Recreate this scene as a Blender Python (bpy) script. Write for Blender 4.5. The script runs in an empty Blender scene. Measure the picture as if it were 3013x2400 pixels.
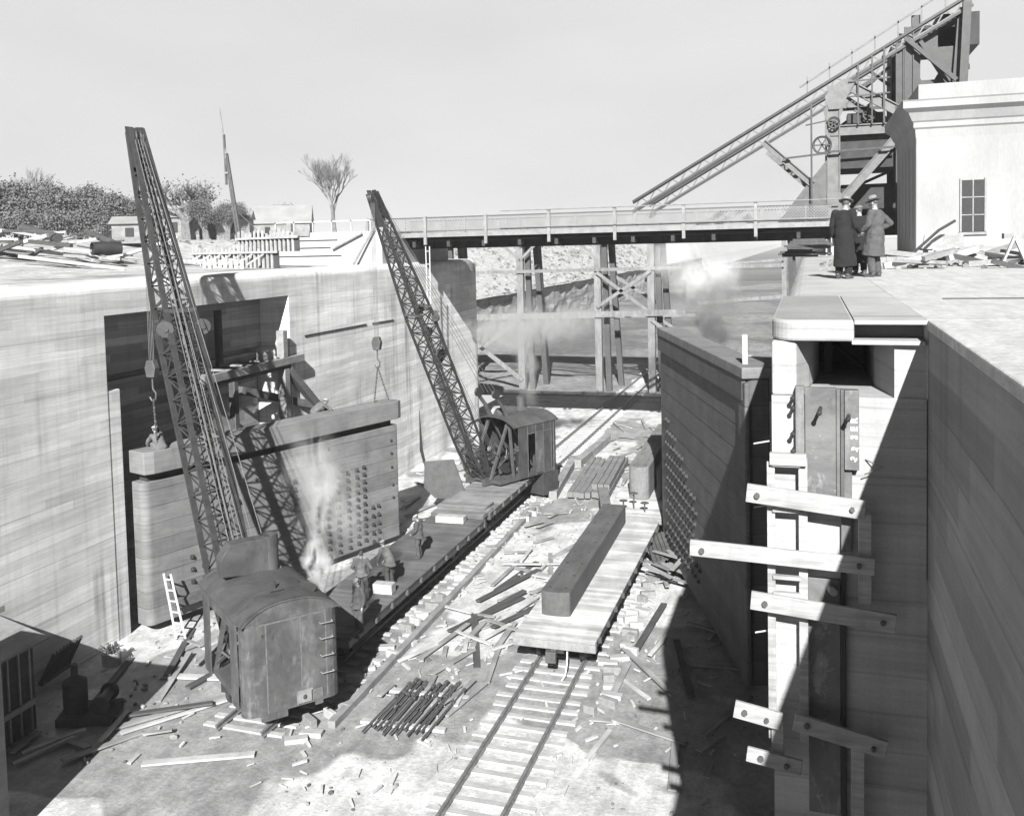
import bpy, bmesh, math, random
from math import sin, cos, tan, pi, radians, sqrt, atan2, floor
from mathutils import Vector, Matrix, noise as mnoise
random.seed(8)
S = bpy.context.scene
COL = S.collection

# ------------------------------------------------------------------ camera, sky, sun, exposure
A_, PT, RL = radians(18.1), radians(3.3), radians(1.37)
fw = Vector((-sin(A_)*cos(PT), cos(A_)*cos(PT), -sin(PT)))
rt = Vector((cos(A_), sin(A_), 0)); upv = rt.cross(fw)
cx = rt*cos(RL) - upv*sin(RL); cy = rt*sin(RL) + upv*cos(RL)
cam = bpy.data.cameras.new('camera'); co = bpy.data.objects.new('camera', cam); COL.objects.link(co)
co.matrix_world = Matrix(((cx.x, cy.x, -fw.x, 0), (cx.y, cy.y, -fw.y, 0), (cx.z, cy.z, -fw.z, .95), (0, 0, 0, 1)))
cam.sensor_fit = 'HORIZONTAL'; cam.sensor_width = 36; cam.lens = 36*2800/3013
cam.shift_x = .01377; cam.shift_y = -.1049; cam.clip_start = .05; cam.clip_end = 8000
S.camera = co
SUN_AZ, SUN_EL = radians(12.4), radians(31.6)
HAZE = 3.8
W = bpy.data.worlds.new('World'); S.world = W; W.use_nodes = True
wn = W.node_tree; wn.nodes.clear()
sky = wn.nodes.new('ShaderNodeTexSky'); sky.sky_type = 'NISHITA'; sky.sun_disc = False
sky.sun_elevation = SUN_EL; sky.sun_rotation = radians(180)-SUN_AZ; sky.dust_density = 3; sky.air_density = 1
bw = wn.nodes.new('ShaderNodeRGBToBW'); bg = wn.nodes.new('ShaderNodeBackground'); wo = wn.nodes.new('ShaderNodeOutputWorld')
bg.inputs['Strength'].default_value = .075
wn.links.new(sky.outputs[0], bw.inputs[0]); wn.links.new(bg.outputs[0], wo.inputs[0])
# thin bright haze in the lowest 20 degrees of the sky, darker zenith
wtc = wn.nodes.new('ShaderNodeTexCoord'); wsx = wn.nodes.new('ShaderNodeSeparateXYZ'); wn.links.new(wtc.outputs['Generated'], wsx.inputs[0])
wmr = wn.nodes.new('ShaderNodeMapRange'); wmr.interpolation_type = 'SMOOTHSTEP'; wn.links.new(wsx.outputs[2], wmr.inputs[0])
wmr.inputs[1].default_value = .26; wmr.inputs[2].default_value = .4; wmr.inputs[3].default_value = 1; wmr.inputs[4].default_value = 0
wnz = wn.nodes.new('ShaderNodeTexNoise'); wnz.inputs['Scale'].default_value = 2.2; wnz.inputs['Detail'].default_value = 5
wms = wn.nodes.new('ShaderNodeVectorMath'); wms.operation = 'MULTIPLY'; wms.inputs[1].default_value = (1, 1, 3.5); wn.links.new(wtc.outputs['Generated'], wms.inputs[0]); wn.links.new(wms.outputs[0], wnz.inputs['Vector'])
whz = wn.nodes.new('ShaderNodeMapRange'); wn.links.new(wnz.outputs['Fac'], whz.inputs[0]); whz.inputs[1].default_value = .3; whz.inputs[2].default_value = .7; whz.inputs[3].default_value = HAZE*.93; whz.inputs[4].default_value = HAZE*1.05
wzm = wn.nodes.new('ShaderNodeMath'); wzm.operation = 'MULTIPLY'; wn.links.new(bw.outputs[0], wzm.inputs[0]); wzm.inputs[1].default_value = .1
wmx = wn.nodes.new('ShaderNodeMix'); wn.links.new(wmr.outputs[0], wmx.inputs[0]); wn.links.new(wzm.outputs[0], wmx.inputs[2]); wn.links.new(whz.outputs[0], wmx.inputs[3])
wn.links.new(wmx.outputs[0], bg.inputs[0])
sl = bpy.data.lights.new('sun', 'SUN'); sl.energy = 5; sl.angle = radians(.5); sl.color = (1, 1, .99)
so = bpy.data.objects.new('sun', sl); COL.objects.link(so)
sd = Vector((-sin(SUN_AZ)*cos(SUN_EL), cos(SUN_AZ)*cos(SUN_EL), -sin(SUN_EL)))
so.rotation_euler = sd.to_track_quat('-Z', 'Y').to_euler(); so.location = (30, -30, 60)
S.view_settings.view_transform = 'Standard'; S.view_settings.look = 'None'
S.view_settings.exposure = 1.42; S.view_settings.gamma = 1
S.render.engine = 'CYCLES'
S.cycles.volume_step_rate = 2; S.cycles.volume_max_steps = 96; S.cycles.max_bounces = 6; S.cycles.volume_bounces = 3
S.cycles.transparent_max_bounces = 12

FZ = -12.95      # lock floor

# ------------------------------------------------------------------ materials (all neutral greys)
class NT:
    def __init__(s, name):
        s.m = bpy.data.materials.new(name); s.m.use_nodes = True; s.t = s.m.node_tree; s.n = s.t.nodes
        s.b = s.n['Principled BSDF']; s.o = s.n['Material Output']
    def link(s, a, b): s.t.links.new(a, b)
    def setin(s, sock, v):
        if isinstance(v, bpy.types.NodeSocket): s.link(v, sock)
        else: sock.default_value = v
    def ma(s, op, a, b=0.0, c=None, clamp=False):
        x = s.n.new('ShaderNodeMath'); x.operation = op; x.use_clamp = clamp
        s.setin(x.inputs[0], a); s.setin(x.inputs[1], b)
        if c is not None: s.setin(x.inputs[2], c)
        return x.outputs[0]
    def pos(s, obj=False):
        if obj: return s.n.new('ShaderNodeTexCoord').outputs['Object']
        return s.n.new('ShaderNodeNewGeometry').outputs['Position']
    def sc(s, v, k):
        x = s.n.new('ShaderNodeVectorMath'); x.operation = 'MULTIPLY'; s.link(v, x.inputs[0]); x.inputs[1].default_value = k
        return x.outputs[0]
    def noise(s, v, scale=1, detail=4, rough=.6, dist=0):
        x = s.n.new('ShaderNodeTexNoise'); s.link(v, x.inputs['Vector']); x.inputs['Scale'].default_value = scale
        x.inputs['Detail'].default_value = detail; x.inputs['Roughness'].default_value = rough; x.inputs['Distortion'].default_value = dist
        return x.outputs['Fac']
    def white(s, w):
        x = s.n.new('ShaderNodeTexWhiteNoise'); x.noise_dimensions = '1D'; s.link(w, x.inputs['W']); return x.outputs['Value']
    def ramp(s, v, lo, hi, a=0.0, b=1.0):
        x = s.n.new('ShaderNodeMapRange'); s.link(v, x.inputs[0]); x.inputs[1].default_value = lo; x.inputs[2].default_value = hi
        x.inputs[3].default_value = a; x.inputs[4].default_value = b; x.interpolation_type = 'SMOOTHSTEP'
        return x.outputs[0]
    def xyz(s, v):
        x = s.n.new('ShaderNodeSeparateXYZ'); s.link(v, x.inputs[0]); return x.outputs
    def done(s, val, rough=.85, bump=None, bstr=.3, bdist=.02, metal=0):
        c = s.n.new('ShaderNodeCombineColor')
        for k in range(3): s.setin(c.inputs[k], val)
        s.link(c.outputs[0], s.b.inputs['Base Color']); s.setin(s.b.inputs['Roughness'], rough); s.b.inputs['Metallic'].default_value = metal
        if bump is not None:
            bn = s.n.new('ShaderNodeBump'); bn.inputs['Strength'].default_value = bstr; bn.inputs['Distance'].default_value = bdist
            s.link(bump, bn.inputs['Height']); s.link(bn.outputs[0], s.b.inputs['Normal'])
        return s.m

def surf(name, base, rough=.8, var=.25, sc=1.5, st=(1, 1, 1), fine=.15, fsc=14, bstr=.3, metal=0, obj=False):
    t = NT(name); p = t.pos(obj); q = t.sc(p, st)
    n1 = t.ramp(t.noise(q, sc, 5), .3, .7, 1-var, 1+var); n2 = t.noise(q, fsc, 4)
    v = t.ma('MULTIPLY', n1, t.ramp(n2, .25, .75, 1-fine, 1+fine)); v = t.ma('MULTIPLY', v, base)
    return t.done(v, rough, n2, bstr, .02, metal)

def concrete(name, base, board=.3, streak=.45, across='x', rows=.12):
    """board marked wall with drip streaks; 'across' = axis the wall runs along"""
    t = NT(name); p = t.pos(); X = t.xyz(p)
    z = t.ma('ADD', X[2], t.ma('MULTIPLY', t.noise(t.sc(p, (.25, .25, .25)), 1, 2), .25))
    row = t.ma('FLOOR', t.ma('DIVIDE', z, board)); wv = t.white(row)
    seg = t.ma('FLOOR', t.ma('ADD', t.ma('DIVIDE', t.ma('ADD', X[0], X[1]), 3.6), t.ma('MULTIPLY', wv, 7)))
    w2 = t.white(t.ma('ADD', t.ma('MULTIPLY', row, 13.7), seg))
    v = t.ma('MULTIPLY', t.ramp(w2, 0, 1, 1-rows, 1+rows*.6), t.ramp(wv, 0, 1, 1-rows*.7, 1.0+rows*.4))
    fr = t.ma('FRACT', t.ma('DIVIDE', z, board)); line = t.ramp(fr, 0, .1, .8, 1.0); v = t.ma('MULTIPLY', v, line)
    lift = t.ma('FRACT', t.ma('DIVIDE', X[2], 1.83)); v = t.ma('MULTIPLY', v, t.ramp(lift, 0, .035, .72, 1.0))
    s1 = t.noise(t.sc(p, (1.1, 1.1, .035)), 1, 5, .6); s2 = t.noise(t.sc(p, (5, 5, .12)), 1, 4, .6)
    msk = t.ramp(t.noise(t.sc(p, (.15, .15, .25)), 1, 3), .38, .62)
    v = t.ma('MULTIPLY', v, t.ma('SUBTRACT', 1, t.ma('MULTIPLY', t.ma('MULTIPLY', t.ramp(s1, .48, .72), msk), streak)))
    v = t.ma('MULTIPLY', v, t.ramp(s2, .4, .8, 1.03, .9))
    h = t.noise(t.sc(p, (.35, .35, 7)), 1.1, 5, .65); v = t.ma('MULTIPLY', v, t.ramp(h, .3, .7, .87, 1.08))
    b = t.noise(p, .35, 4); v = t.ma('MULTIPLY', v, t.ramp(b, .3, .7, .84, 1.1))
    g = t.noise(p, 26, 3); v = t.ma('MULTIPLY', v, t.ramp(g, .2, .8, .93, 1.07))
    hgt = t.ma('ADD', t.ma('MULTIPLY', wv, .35), t.ma('MULTIPLY', h, .8))
    return t.done(t.ma('MULTIPLY', v, base), .9, hgt, .35, .02)

def ground(name, base, wet=.4, wlo=.52, whi=.6, wsc=.14, rub=.3, rough=.9):
    t = NT(name); p = t.pos()
    n = t.noise(p, wsc, 3, .55, .3); w = t.ramp(n, wlo, whi)
    g = t.noise(p, .9, 6, .7); f = t.noise(p, 9, 5, .7)
    v = t.ma('MULTIPLY', t.ramp(g, .3, .7, 1-rub, 1+rub*.7), t.ramp(f, .25, .75, .8, 1.18))
    st = t.noise(t.sc(p, (3, .5, 1)), 1.2, 4); v = t.ma('MULTIPLY', v, t.ramp(st, .35, .65, .9, 1.08))
    v = t.ma('MULTIPLY', v, t.ma('SUBTRACT', 1, t.ma('MULTIPLY', w, wet)))
    return t.done(t.ma('MULTIPLY', v, base), t.ma('SUBTRACT', rough, t.ma('MULTIPLY', w, .35)), t.ma('ADD', f, g), .5, .05)

def timber(name, base, course=.0, grain=(1, 1, 12), var=.22, obj=True, edge=.6, rough=.8):
    """sawn timber; course>0 adds stacked horizontal courses along local Z"""
    t = NT(name); p = t.pos(obj); X = t.xyz(p)
    g = t.noise(t.sc(p, grain), 1.6, 6, .7); g2 = t.noise(p, .8, 4); d = t.noise(t.sc(p, (2, 2, .4)), 1.5, 4)
    v = t.ma('MULTIPLY', t.ramp(g, .3, .7, 1-var, 1+var*.6), t.ramp(g2, .3, .7, .82, 1.14))
    v = t.ma('MULTIPLY', v, t.ramp(d, .5, .75, 1, .8))
    hb = g
    if course:
        q = t.ma('DIVIDE', X[2], course); row = t.ma('FLOOR', q); wv = t.white(row)
        v = t.ma('MULTIPLY', v, t.ramp(wv, 0, 1, .85, 1.13))
        fr = t.ma('FRACT', q); v = t.ma('MULTIPLY', v, t.ramp(fr, 0, .035, .62, 1))
        hb = t.ma('ADD', g, t.ramp(fr, 0, .06, -1, 1))
    return t.done(t.ma('MULTIPLY', v, base), rough, hb, .4, .015)

def planks(name, base, wd=.22, axis=1, var=.3):
    t = NT(name); p = t.pos(True); X = t.xyz(p)
    q = t.ma('DIVIDE', X[axis], wd); row = t.ma('FLOOR', q); wv = t.white(row); fr = t.ma('FRACT', q)
    g = t.noise(t.sc(p, (1, 8, 8) if axis else (8, 1, 8)), 1.5, 6, .7); g2 = t.noise(p, .7, 5, .65)
    v = t.ma('MULTIPLY', t.ramp(wv, 0, 1, 1-var, 1+var*.5), t.ramp(g, .3, .7, .85, 1.1))
    v = t.ma('MULTIPLY', v, t.ramp(g2, .35, .65, .72, 1.15)); v = t.ma('MULTIPLY', v, t.ramp(fr, 0, .06, .5, 1))
    return t.done(t.ma('MULTIPLY', v, base), .85, t.ma('ADD', g, fr), .35, .01)

def sheet(name, base, drip=.35, rough=.6, light=.0):
    """weathered painted sheet steel with vertical run marks, soot patches and bare scabs"""
    t = NT(name); p = t.pos(True)
    a = t.noise(t.sc(p, (2.2, 2.2, .5)), 1.3, 5, .7); b = t.noise(p, .9, 6, .7, .8); c = t.noise(p, 9, 5, .75); e = t.noise(t.sc(p, (1, 1, .5)), 2.7, 5, .7, .5)
    v = t.ma('MULTIPLY', t.ramp(a, .5, .75, 1, 1+drip), t.ramp(b, .32, .68, .62, 1.25))
    v = t.ma('MULTIPLY', v, t.ramp(c, .6, .75, 1, 1+drip*1.3)); v = t.ma('MULTIPLY', v, t.ramp(c, .2, .42, .7, 1))
    v = t.ma('MULTIPLY', v, t.ramp(e, .56, .66, 1, 1+drip*.7)); v = t.ma('MULTIPLY', v, t.ramp(e, .3, .42, .72, 1))
    return t.done(t.ma('MULTIPLY', v, base), rough, t.ma('ADD', b, t.ma('MULTIPLY', c, .15)), .45, .04)

def volmat(name, dens, colr, nsc=1.2, lo=.42, hi=.62, aniso=.2, pw=1.0):
    m = bpy.data.materials.new(name); m.use_nodes = True; t = m.node_tree; t.nodes.clear()
    o = t.nodes.new('ShaderNodeOutputMaterial'); v = t.nodes.new('ShaderNodeVolumePrincipled'); t.links.new(v.outputs[0], o.inputs['Volume'])
    v.inputs['Color'].default_value = (colr, colr, colr, 1); v.inputs['Anisotropy'].default_value = aniso
    tc = t.nodes.new('ShaderNodeTexCoord')
    ln = t.nodes.new('ShaderNodeVectorMath'); ln.operation = 'LENGTH'; t.links.new(tc.outputs['Object'], ln.inputs[0])
    def mth(op, x, y, cl=False):
        q = t.nodes.new('ShaderNodeMath'); q.operation = op; q.use_clamp = cl
        for i_, w_ in enumerate((x, y)):
            if isinstance(w_, float) or isinstance(w_, int): q.inputs[i_].default_value = w_
            else: t.links.new(w_, q.inputs[i_])
        return q.outputs[0]
    sx = t.nodes.new('ShaderNodeVectorMath'); sx.operation = 'MULTIPLY'; sx.inputs[1].default_value = (1, 1, .55); t.links.new(t.nodes.new('ShaderNodeNewGeometry').outputs['Position'], sx.inputs[0])
    nz = t.nodes.new('ShaderNodeTexNoise'); t.links.new(sx.outputs[0], nz.inputs['Vector'])
    nz.inputs['Scale'].default_value = nsc; nz.inputs['Detail'].default_value = 5; nz.inputs['Roughness'].default_value = .6; nz.inputs['Distortion'].default_value = 1.2
    fo = mth('SUBTRACT', 1.0, ln.outputs['Value'], True)                     # 1 at the heart, 0 at the hull
    e = mth('ADD', nz.outputs['Fac'], mth('MULTIPLY', fo, .34))
    e = mth('MULTIPLY', mth('SUBTRACT', e, lo+.16), 3.6, True)
    e = mth('MULTIPLY', mth('MULTIPLY', e, e), mth('MULTIPLY', fo, 2.2, True))
    class _o: pass
    m2 = _o(); m2.outputs = [mth('MULTIPLY', e, float(dens))]
    t.links.new(m2.outputs[0], v.inputs['Density'])
    return m

M = {}
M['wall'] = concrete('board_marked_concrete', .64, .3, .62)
M['wallrec'] = concrete('shaded_recess_concrete', .33, .3, .4, rows=.3)  # shade of the left recess put into a darker wall colour
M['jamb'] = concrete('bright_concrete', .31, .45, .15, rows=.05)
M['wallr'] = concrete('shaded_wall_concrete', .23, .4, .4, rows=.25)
M['floor'] = ground('lock_floor_concrete', .40, .45, .525, .55, .13, .3)
M['bed'] = ground('canal_bed_mud', .17, .35, .45, .6, .05, .35)
M['bedfar'] = ground('far_canal_bed', .115, .3, .45, .6, .02, .2)
M['trest'] = timber('trestle_timber', .15, 0, (3, 3, .6), .3)
M['truss'] = surf('truss_paint', .09, .55, .2, 2.5)
M['woodj'] = timber('staging_wood', .28, 0, (.7, 5, 9), .3)
M['coping'] = ground('coping_concrete', .37, .12, .6, .8, .3, .1)
M['bank'] = ground('left_bank_earth', .34, .35, .56, .62, .22, .3)
M['rock'] = ground('rubble_rock', .22, .6, .5, .58, .5, .45)
M['conc_plain'] = surf('plain_concrete', .29, .9, .12, .7, fine=.06)
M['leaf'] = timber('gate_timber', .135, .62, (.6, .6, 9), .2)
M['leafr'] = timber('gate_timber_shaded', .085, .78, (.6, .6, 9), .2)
M['beam'] = timber('dark_beam_timber', .07, 0, (3.5, .35, 3.5), .2)
M['beamt'] = timber('squared_timber', .14, 0, (3.5, .35, 3.5), .2)
M['wood'] = timber('pale_sawn_wood', .33, 0, (3, .6, 3), .15)
M['wood2'] = timber('weathered_wood', .2, 0, (3, .6, 3), .22)
M['wood3'] = timber('dark_wood', .05, 0, (6, 1, 6), .25)
M['sleeper'] = timber('sleeper_wood', .34, 0, (1, 6, 6), .25)
M['deck_l'] = planks('grey_car_deck', .10, .2, 1, .2)
M['deck_r'] = planks('bleached_car_deck', .42, .24, 1, .25)
M['steel'] = surf('dark_steel', .02, .55, .3, 2.5, metal=.0, obj=True)
M['steel2'] = surf('grey_painted_steel', .06, .5, .2, 2.5, obj=True)
M['steel3'] = surf('pale_painted_steel', .17, .55, .15, 2.5, obj=True)
M['rail'] = surf('rail_steel', .12, .4, .25, 4, obj=True)
M['black'] = surf('soot_and_shade_black', .025, .8, .3, 2, obj=True)
M['house'] = sheet('weathered_cab_steel', .06, .8, .6)
M['house2'] = sheet('cab_steel', .038, .5, .6)
M['roof'] = sheet('cab_roof_felt', .045, .2, .75)
M['boom'] = surf('boom_steel', .027, .55, .25, 3, obj=True)
M['cast'] = sheet('hinge_casting_steel', .10, 1.2, .6)
M['rope'] = surf('wire_rope', .10, .7, .1, 3)
M['roped'] = surf('pale_rope', .35, .8, .1, 3)
M['chalk'] = surf('chalk_white', .75, .9, .1, 9)
M['bark'] = surf('tree_bark', .12, .9, .3, 3)
M['twig'] = surf('bare_twigs', .16, .9, .3, 1)
M['foliage'] = surf('dry_foliage', .085, .9, .4, .8)
M['build'] = surf('building_render', .225, .9, .12, .5, (1, 1, .3), fine=.06)
M['clap'] = planks('far_house_boards', .19, .3, 2, .1)
M['fardark'] = surf('far_dark_wall', .16, .8, .2, .5)
M['farroof'] = surf('far_roof', .2, .8, .1, .5)
M['glass'] = surf('dark_window', .03, .2, .1, 1)
M['skin'] = surf('skin', .2, .6, .06, 8, fine=.04)
M['coatb'] = surf('black_wool', .006, .95, .15, 5, obj=True)
M['coatg'] = surf('grey_wool', .055, .95, .12, 6, obj=True)
M['cloth'] = surf('dark_work_cloth', .045, .95, .2, 6, obj=True)
M['cloth2'] = surf('faded_work_cloth', .09, .95, .2, 6, obj=True)
M['trou'] = surf('trouser_cloth', .05, .95, .2, 6, obj=True)
M['hatl'] = surf('light_felt', .3, .9, .1, 6, obj=True)
M['hatg'] = surf('grey_felt', .14, .9, .1, 6, obj=True)
M['leather'] = surf('boot_leather', .05, .5, .2, 8, obj=True)
M['hair'] = surf('dark_hair', .05, .7, .2, 30, obj=True)

# ------------------------------------------------------------------ mesh builder
class MB:
    def __init__(s): s.v = []; s.f = []
    def add(s, vs, fs):
        b = len(s.v); s.v += [tuple(v) for v in vs]; s.f += [tuple(b+i for i in f) for f in fs]; return s
    def box(s, x0, y0, z0, x1, y1, z1):
        vs = [(x, y, z) for z in (z0, z1) for y in (y0, y1) for x in (x0, x1)]
        return s.add(vs, [(0, 2, 3, 1), (4, 5, 7, 6), (0, 1, 5, 4), (2, 6, 7, 3), (0, 4, 6, 2), (1, 3, 7, 5)])
    def beam(s, p, q, w, h=None, up=(0, 0, 1), w2=None, h2=None):
        h = h or w; w2 = w2 or w; h2 = h2 or h
        p = Vector(p); q = Vector(q); d = (q-p).normalized(); u = Vector(up)
        if abs(d.dot(u.normalized())) > .98: u = Vector((0, 1, 0)) if abs(d.y) < .9 else Vector((1, 0, 0))
        a = d.cross(u).normalized(); b = a.cross(d).normalized(); vs = []
        for c, ww, hh in ((p, w, h), (q, w2, h2)):
            for i, j in ((-1, -1), (1, -1), (1, 1), (-1, 1)): vs.append(c+a*(i*ww/2)+b*(j*hh/2))
        return s.add(vs, [(0, 3, 2, 1), (4, 5, 6, 7), (0, 1, 5, 4), (1, 2, 6, 5), (2, 3, 7, 6), (3, 0, 4, 7)])
    def tube(s, pts, r, n=8, cap=True):
        pts = [Vector(p) for p in pts]; rs = r if isinstance(r, (list, tuple)) else [r]*len(pts)
        d0 = (pts[1]-pts[0]).normalized(); a = d0.orthogonal().normalized(); vs = []; L = len(pts)
        for i, p in enumerate(pts):
            d = (pts[min(i+1, L-1)]-pts[max(i-1, 0)]).normalized()
            a = (a-d*a.dot(d)); a = a.normalized() if a.length > 1e-6 else d.orthogonal().normalized(); b = d.cross(a)
            for k in range(n):
                t = 2*pi*k/n; vs.append(p+a*(cos(t)*rs[i])+b*(sin(t)*rs[i]))
        fs = [(i*n+k, i*n+(k+1) % n, (i+1)*n+(k+1) % n, (i+1)*n+k) for i in range(L-1) for k in range(n)]
        if cap: fs += [tuple(range(n-1, -1, -1)), tuple((L-1)*n+k for k in range(n))]
        return s.add(vs, fs)
    def lathe(s, prof, c=(0, 0, 0), n=24, axis='z'):
        vs = []
        for r, z in prof:
            for k in range(n):
                t = 2*pi*k/n; x, y = r*cos(t), r*sin(t)
                p = (x, y, z) if axis == 'z' else ((z, x, y) if axis == 'x' else (x, z, y))
                vs.append((p[0]+c[0], p[1]+c[1], p[2]+c[2]))
        L = len(prof)
        fs = [(i*n+k, i*n+(k+1) % n, (i+1)*n+(k+1) % n, (i+1)*n+k) for i in range(L-1) for k in range(n)]
        fs += [tuple(range(n-1, -1, -1)), tuple((L-1)*n+k for k in range(n))]
        return s.add(vs, fs)
    def prism(s, poly, lo, hi, axis='y', caps=True):
        """poly in the two other axes; extruded along axis"""
        def P(a, b, c):
            return {'y': (a, c, b), 'z': (a, b, c), 'x': (c, a, b)}[axis]
        n = len(poly); vs = [P(a, b, lo) for a, b in poly]+[P(a, b, hi) for a, b in poly]
        fs = [(k, (k+1) % n, n+(k+1) % n, n+k) for k in range(n)]
        if caps: fs += [tuple(range(n-1, -1, -1)), tuple(range(n, 2*n))]
        return s.add(vs, fs)
    def ball(s, c, r, n=10, m=7):
        r = r if isinstance(r, (tuple, list)) else (r, r, r); vs = []; fs = []
        for i in range(m+1):
            ph = pi*i/m; 
            for k in range(n):
                t = 2*pi*k/n; rr = max(sin(ph), .02)
                vs.append((c[0]+r[0]*rr*cos(t), c[1]+r[1]*rr*sin(t), c[2]+r[2]*cos(ph)))
        fs = [(i*n+k, (i+1)*n+k, (i+1)*n+(k+1) % n, i*n+(k+1) % n) for i in range(m) for k in range(n)]
        fs += [tuple(range(n)), tuple(m*n+k for k in range(n-1, -1, -1))]
        return s.add(vs, fs)
    def build(s, name, mat, parent=None, smooth=False, bevel=0, angle=40, **tags):
        me = bpy.data.meshes.new(name); me.from_pydata(s.v, [], s.f)
        bm = bmesh.new(); bm.from_mesh(me); bmesh.ops.recalc_face_normals(bm, faces=bm.faces); bm.to_mesh(me); bm.free()
        me.materials.append(M[mat] if isinstance(mat, str) else mat)
        if smooth: me.shade_smooth()
        o = bpy.data.objects.new(name, me); COL.objects.link(o); o.parent = parent
        if bevel:
            b = o.modifiers.new('b', 'BEVEL'); b.width = bevel; b.segments = 2; b.limit_method = 'ANGLE'; b.angle_limit = radians(35)
        if smooth and angle:
            me.set_sharp_from_angle(angle=radians(angle))
        for k, v in tags.items(): o[k] = v
        return o

def thing(name, label, cat, loc=(0, 0, 0), rz=0, group=None):
    o = bpy.data.objects.new(name, None); COL.objects.link(o); o.empty_display_size = .3
    o.location = loc; o.rotation_euler = (0, 0, rz); o['label'] = label; o['category'] = cat
    if group: o['group'] = group
    return o
def tag(o, label, cat, group=None, loc=None, rot=None):
    o['label'] = label; o['category'] = cat
    if group: o['group'] = group
    if loc: o.location = loc
    if rot is not None: o.rotation_euler = rot if isinstance(rot, tuple) else (0, 0, rot)
    return o
def copy_tree(o, parent=None):
    c = o.copy(); COL.objects.link(c); c.parent = parent
    for ch in list(o.children): copy_tree(ch, c)
    return c
rnd = random.uniform

# ------------------------------------------------------------------ terrain
def grid(x0, x1, nx, y0, y1, ny, hf, name, mat, smooth=True):
    m = MB(); vs = []
    for j in range(ny+1):
        for i in range(nx+1):
            x = x0+(x1-x0)*i/nx; y = y0+(y1-y0)*j/ny; vs.append((x, y, hf(x, y)))
    fs = [(j*(nx+1)+i, j*(nx+1)+i+1, (j+1)*(nx+1)+i+1, (j+1)*(nx+1)+i) for j in range(ny) for i in range(nx)]
    m.add(vs, fs); return m.build(name, mat, smooth=smooth, angle=0, kind='structure')
grid(-27, .9, 28, -15, 84, 99, lambda x, y: FZ+.02*mnoise.noise((x*.8, y*.8, 0)), 'lock_floor', 'floor')
def bedh(x, y):
    a = min(1, max(0, (y-86)/14)); d = max(0, 1-abs(y-97)/9)
    return FZ-.05+a*.35*mnoise.fractal((x*.08, y*.08, 3), 1, 2, 4)+.9*d*max(0, mnoise.noise((x*.3, y*.25, 7))+.35)*(1 if x < -12 else .3)+a*.25*sin(y*.11+x*.04)
grid(-46, 30, 90, 83.8, 330, 240, bedh, 'canal_bed', 'bed')
m = MB(); m.box(-46, 329, -15, 40, 6000, FZ-.1); m.build('canal_bed', 'bedfar', kind='structure')
def zl(s):
    for (a, za), (b, zb) in zip(((-1, 0), (5, .05), (15, 1.15), (40, 2.3), (70, 3.2), (200, 3.6)), ((5, .05), (15, 1.15), (40, 2.3), (70, 3.2), (200, 3.6), (9000, 4.6))):
        if s <= b: return za+(zb-za)*(s-a)/(b-a)
    return 4.6
def lb(x, y):
    s = -(x+27); n = mnoise.fractal((x*.35, y*.35, 1), 1, 2, 4)
    z = zl(s)
    if y > 62: 
        k = min(1, (y-62)/25); z = z*(1-k)+k*min(zl(s), -6.5+max(0, s-17)*.42)  # behind the wall end the bank falls to the cut
    return z+.12*n*min(1, max(0, s-1.5)/3)
def leftbank():
    m = MB(); xs = [-26.9-.5*i for i in range(60)]+[-57-2*i for i in range(40)]+[-140-20*i for i in range(20)]+[-600, -1000, -2500, -6000]
    ys = [-20+1.0*i for i in range(130)]+[110+4*i for i in range(50)]+[320, 360, 420, 520, 700, 1000, 2000, 6000]
    vs = []; W_ = len(xs)
    for y in ys:
        for x in xs:
            xx = x
            if y > 76 and x > -43.5: xx = -43.5+.6*mnoise.noise((y*.3, 0, 0))
            elif y > 68 and x > -43.5 : xx = x+(-43.5-x)*(y-68)/8
            vs.append((xx, y, lb(xx, y)))
    fs = [(j*W_+i, j*W_+i+1, (j+1)*W_+i+1, (j+1)*W_+i) for j in range(len(ys)-1) for i in range(W_-1)]
    m.add(vs, fs); m.build('left_bank', 'bank', smooth=True, angle=0, kind='structure')
leftbank()
# rock cut along the canal beyond the lock
m = MB(); vs = []; n = 160; zs = [-13.6, -12.6, -11.5, -10.4, -9.3, -8.2, -7.2, -6.3]
for j in range(n):
    y = 72+j*2.2
    for k, z in enumerate(zs):
        vs.append((-43.2+.5*mnoise.fractal((y*.25, z*.7, 0), 1, 2, 4)-.15*k, y, z+(.35*mnoise.noise((y*.4, 5, 0)) if k == 7 else 0)))
m.add(vs, [(j*8+k, j*8+k+1, (j+1)*8+k+1, (j+1)*8+k) for j in range(n-1) for k in range(7)])
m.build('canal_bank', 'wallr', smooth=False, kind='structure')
m = MB()
for i in range(1800):
    y = rnd(78, 330); s = rnd(0, 22)**1; x = -44-s; r = rnd(.08, .32)*(1+y/300)
    z = lb(x, y); m.ball((x, y, z+r*.2), (r*rnd(.7, 1.4), r*rnd(.7, 1.4), r*rnd(.5, .9)), 5, 3)
m.build('bank_rubble', 'rock', kind='stuff')
# right coping and the ground behind it
m = MB(); m.box(1.27, 11.65, -3, 60, 300, 0.0); 
m.build('right_bank', 'coping', kind='structure')
m = MB(); m.box(1.27, 299.9, -3, 6000, 6000, -.01); m.build('right_bank', 'bank', kind='structure')
m = MB(); m.box(9.0, -30, -3, 60, 11.65, -.004); m.box(-.42, -30, -3, 9.0, -9, -.004); m.build('right_bank', 'coping', kind='structure')

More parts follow.
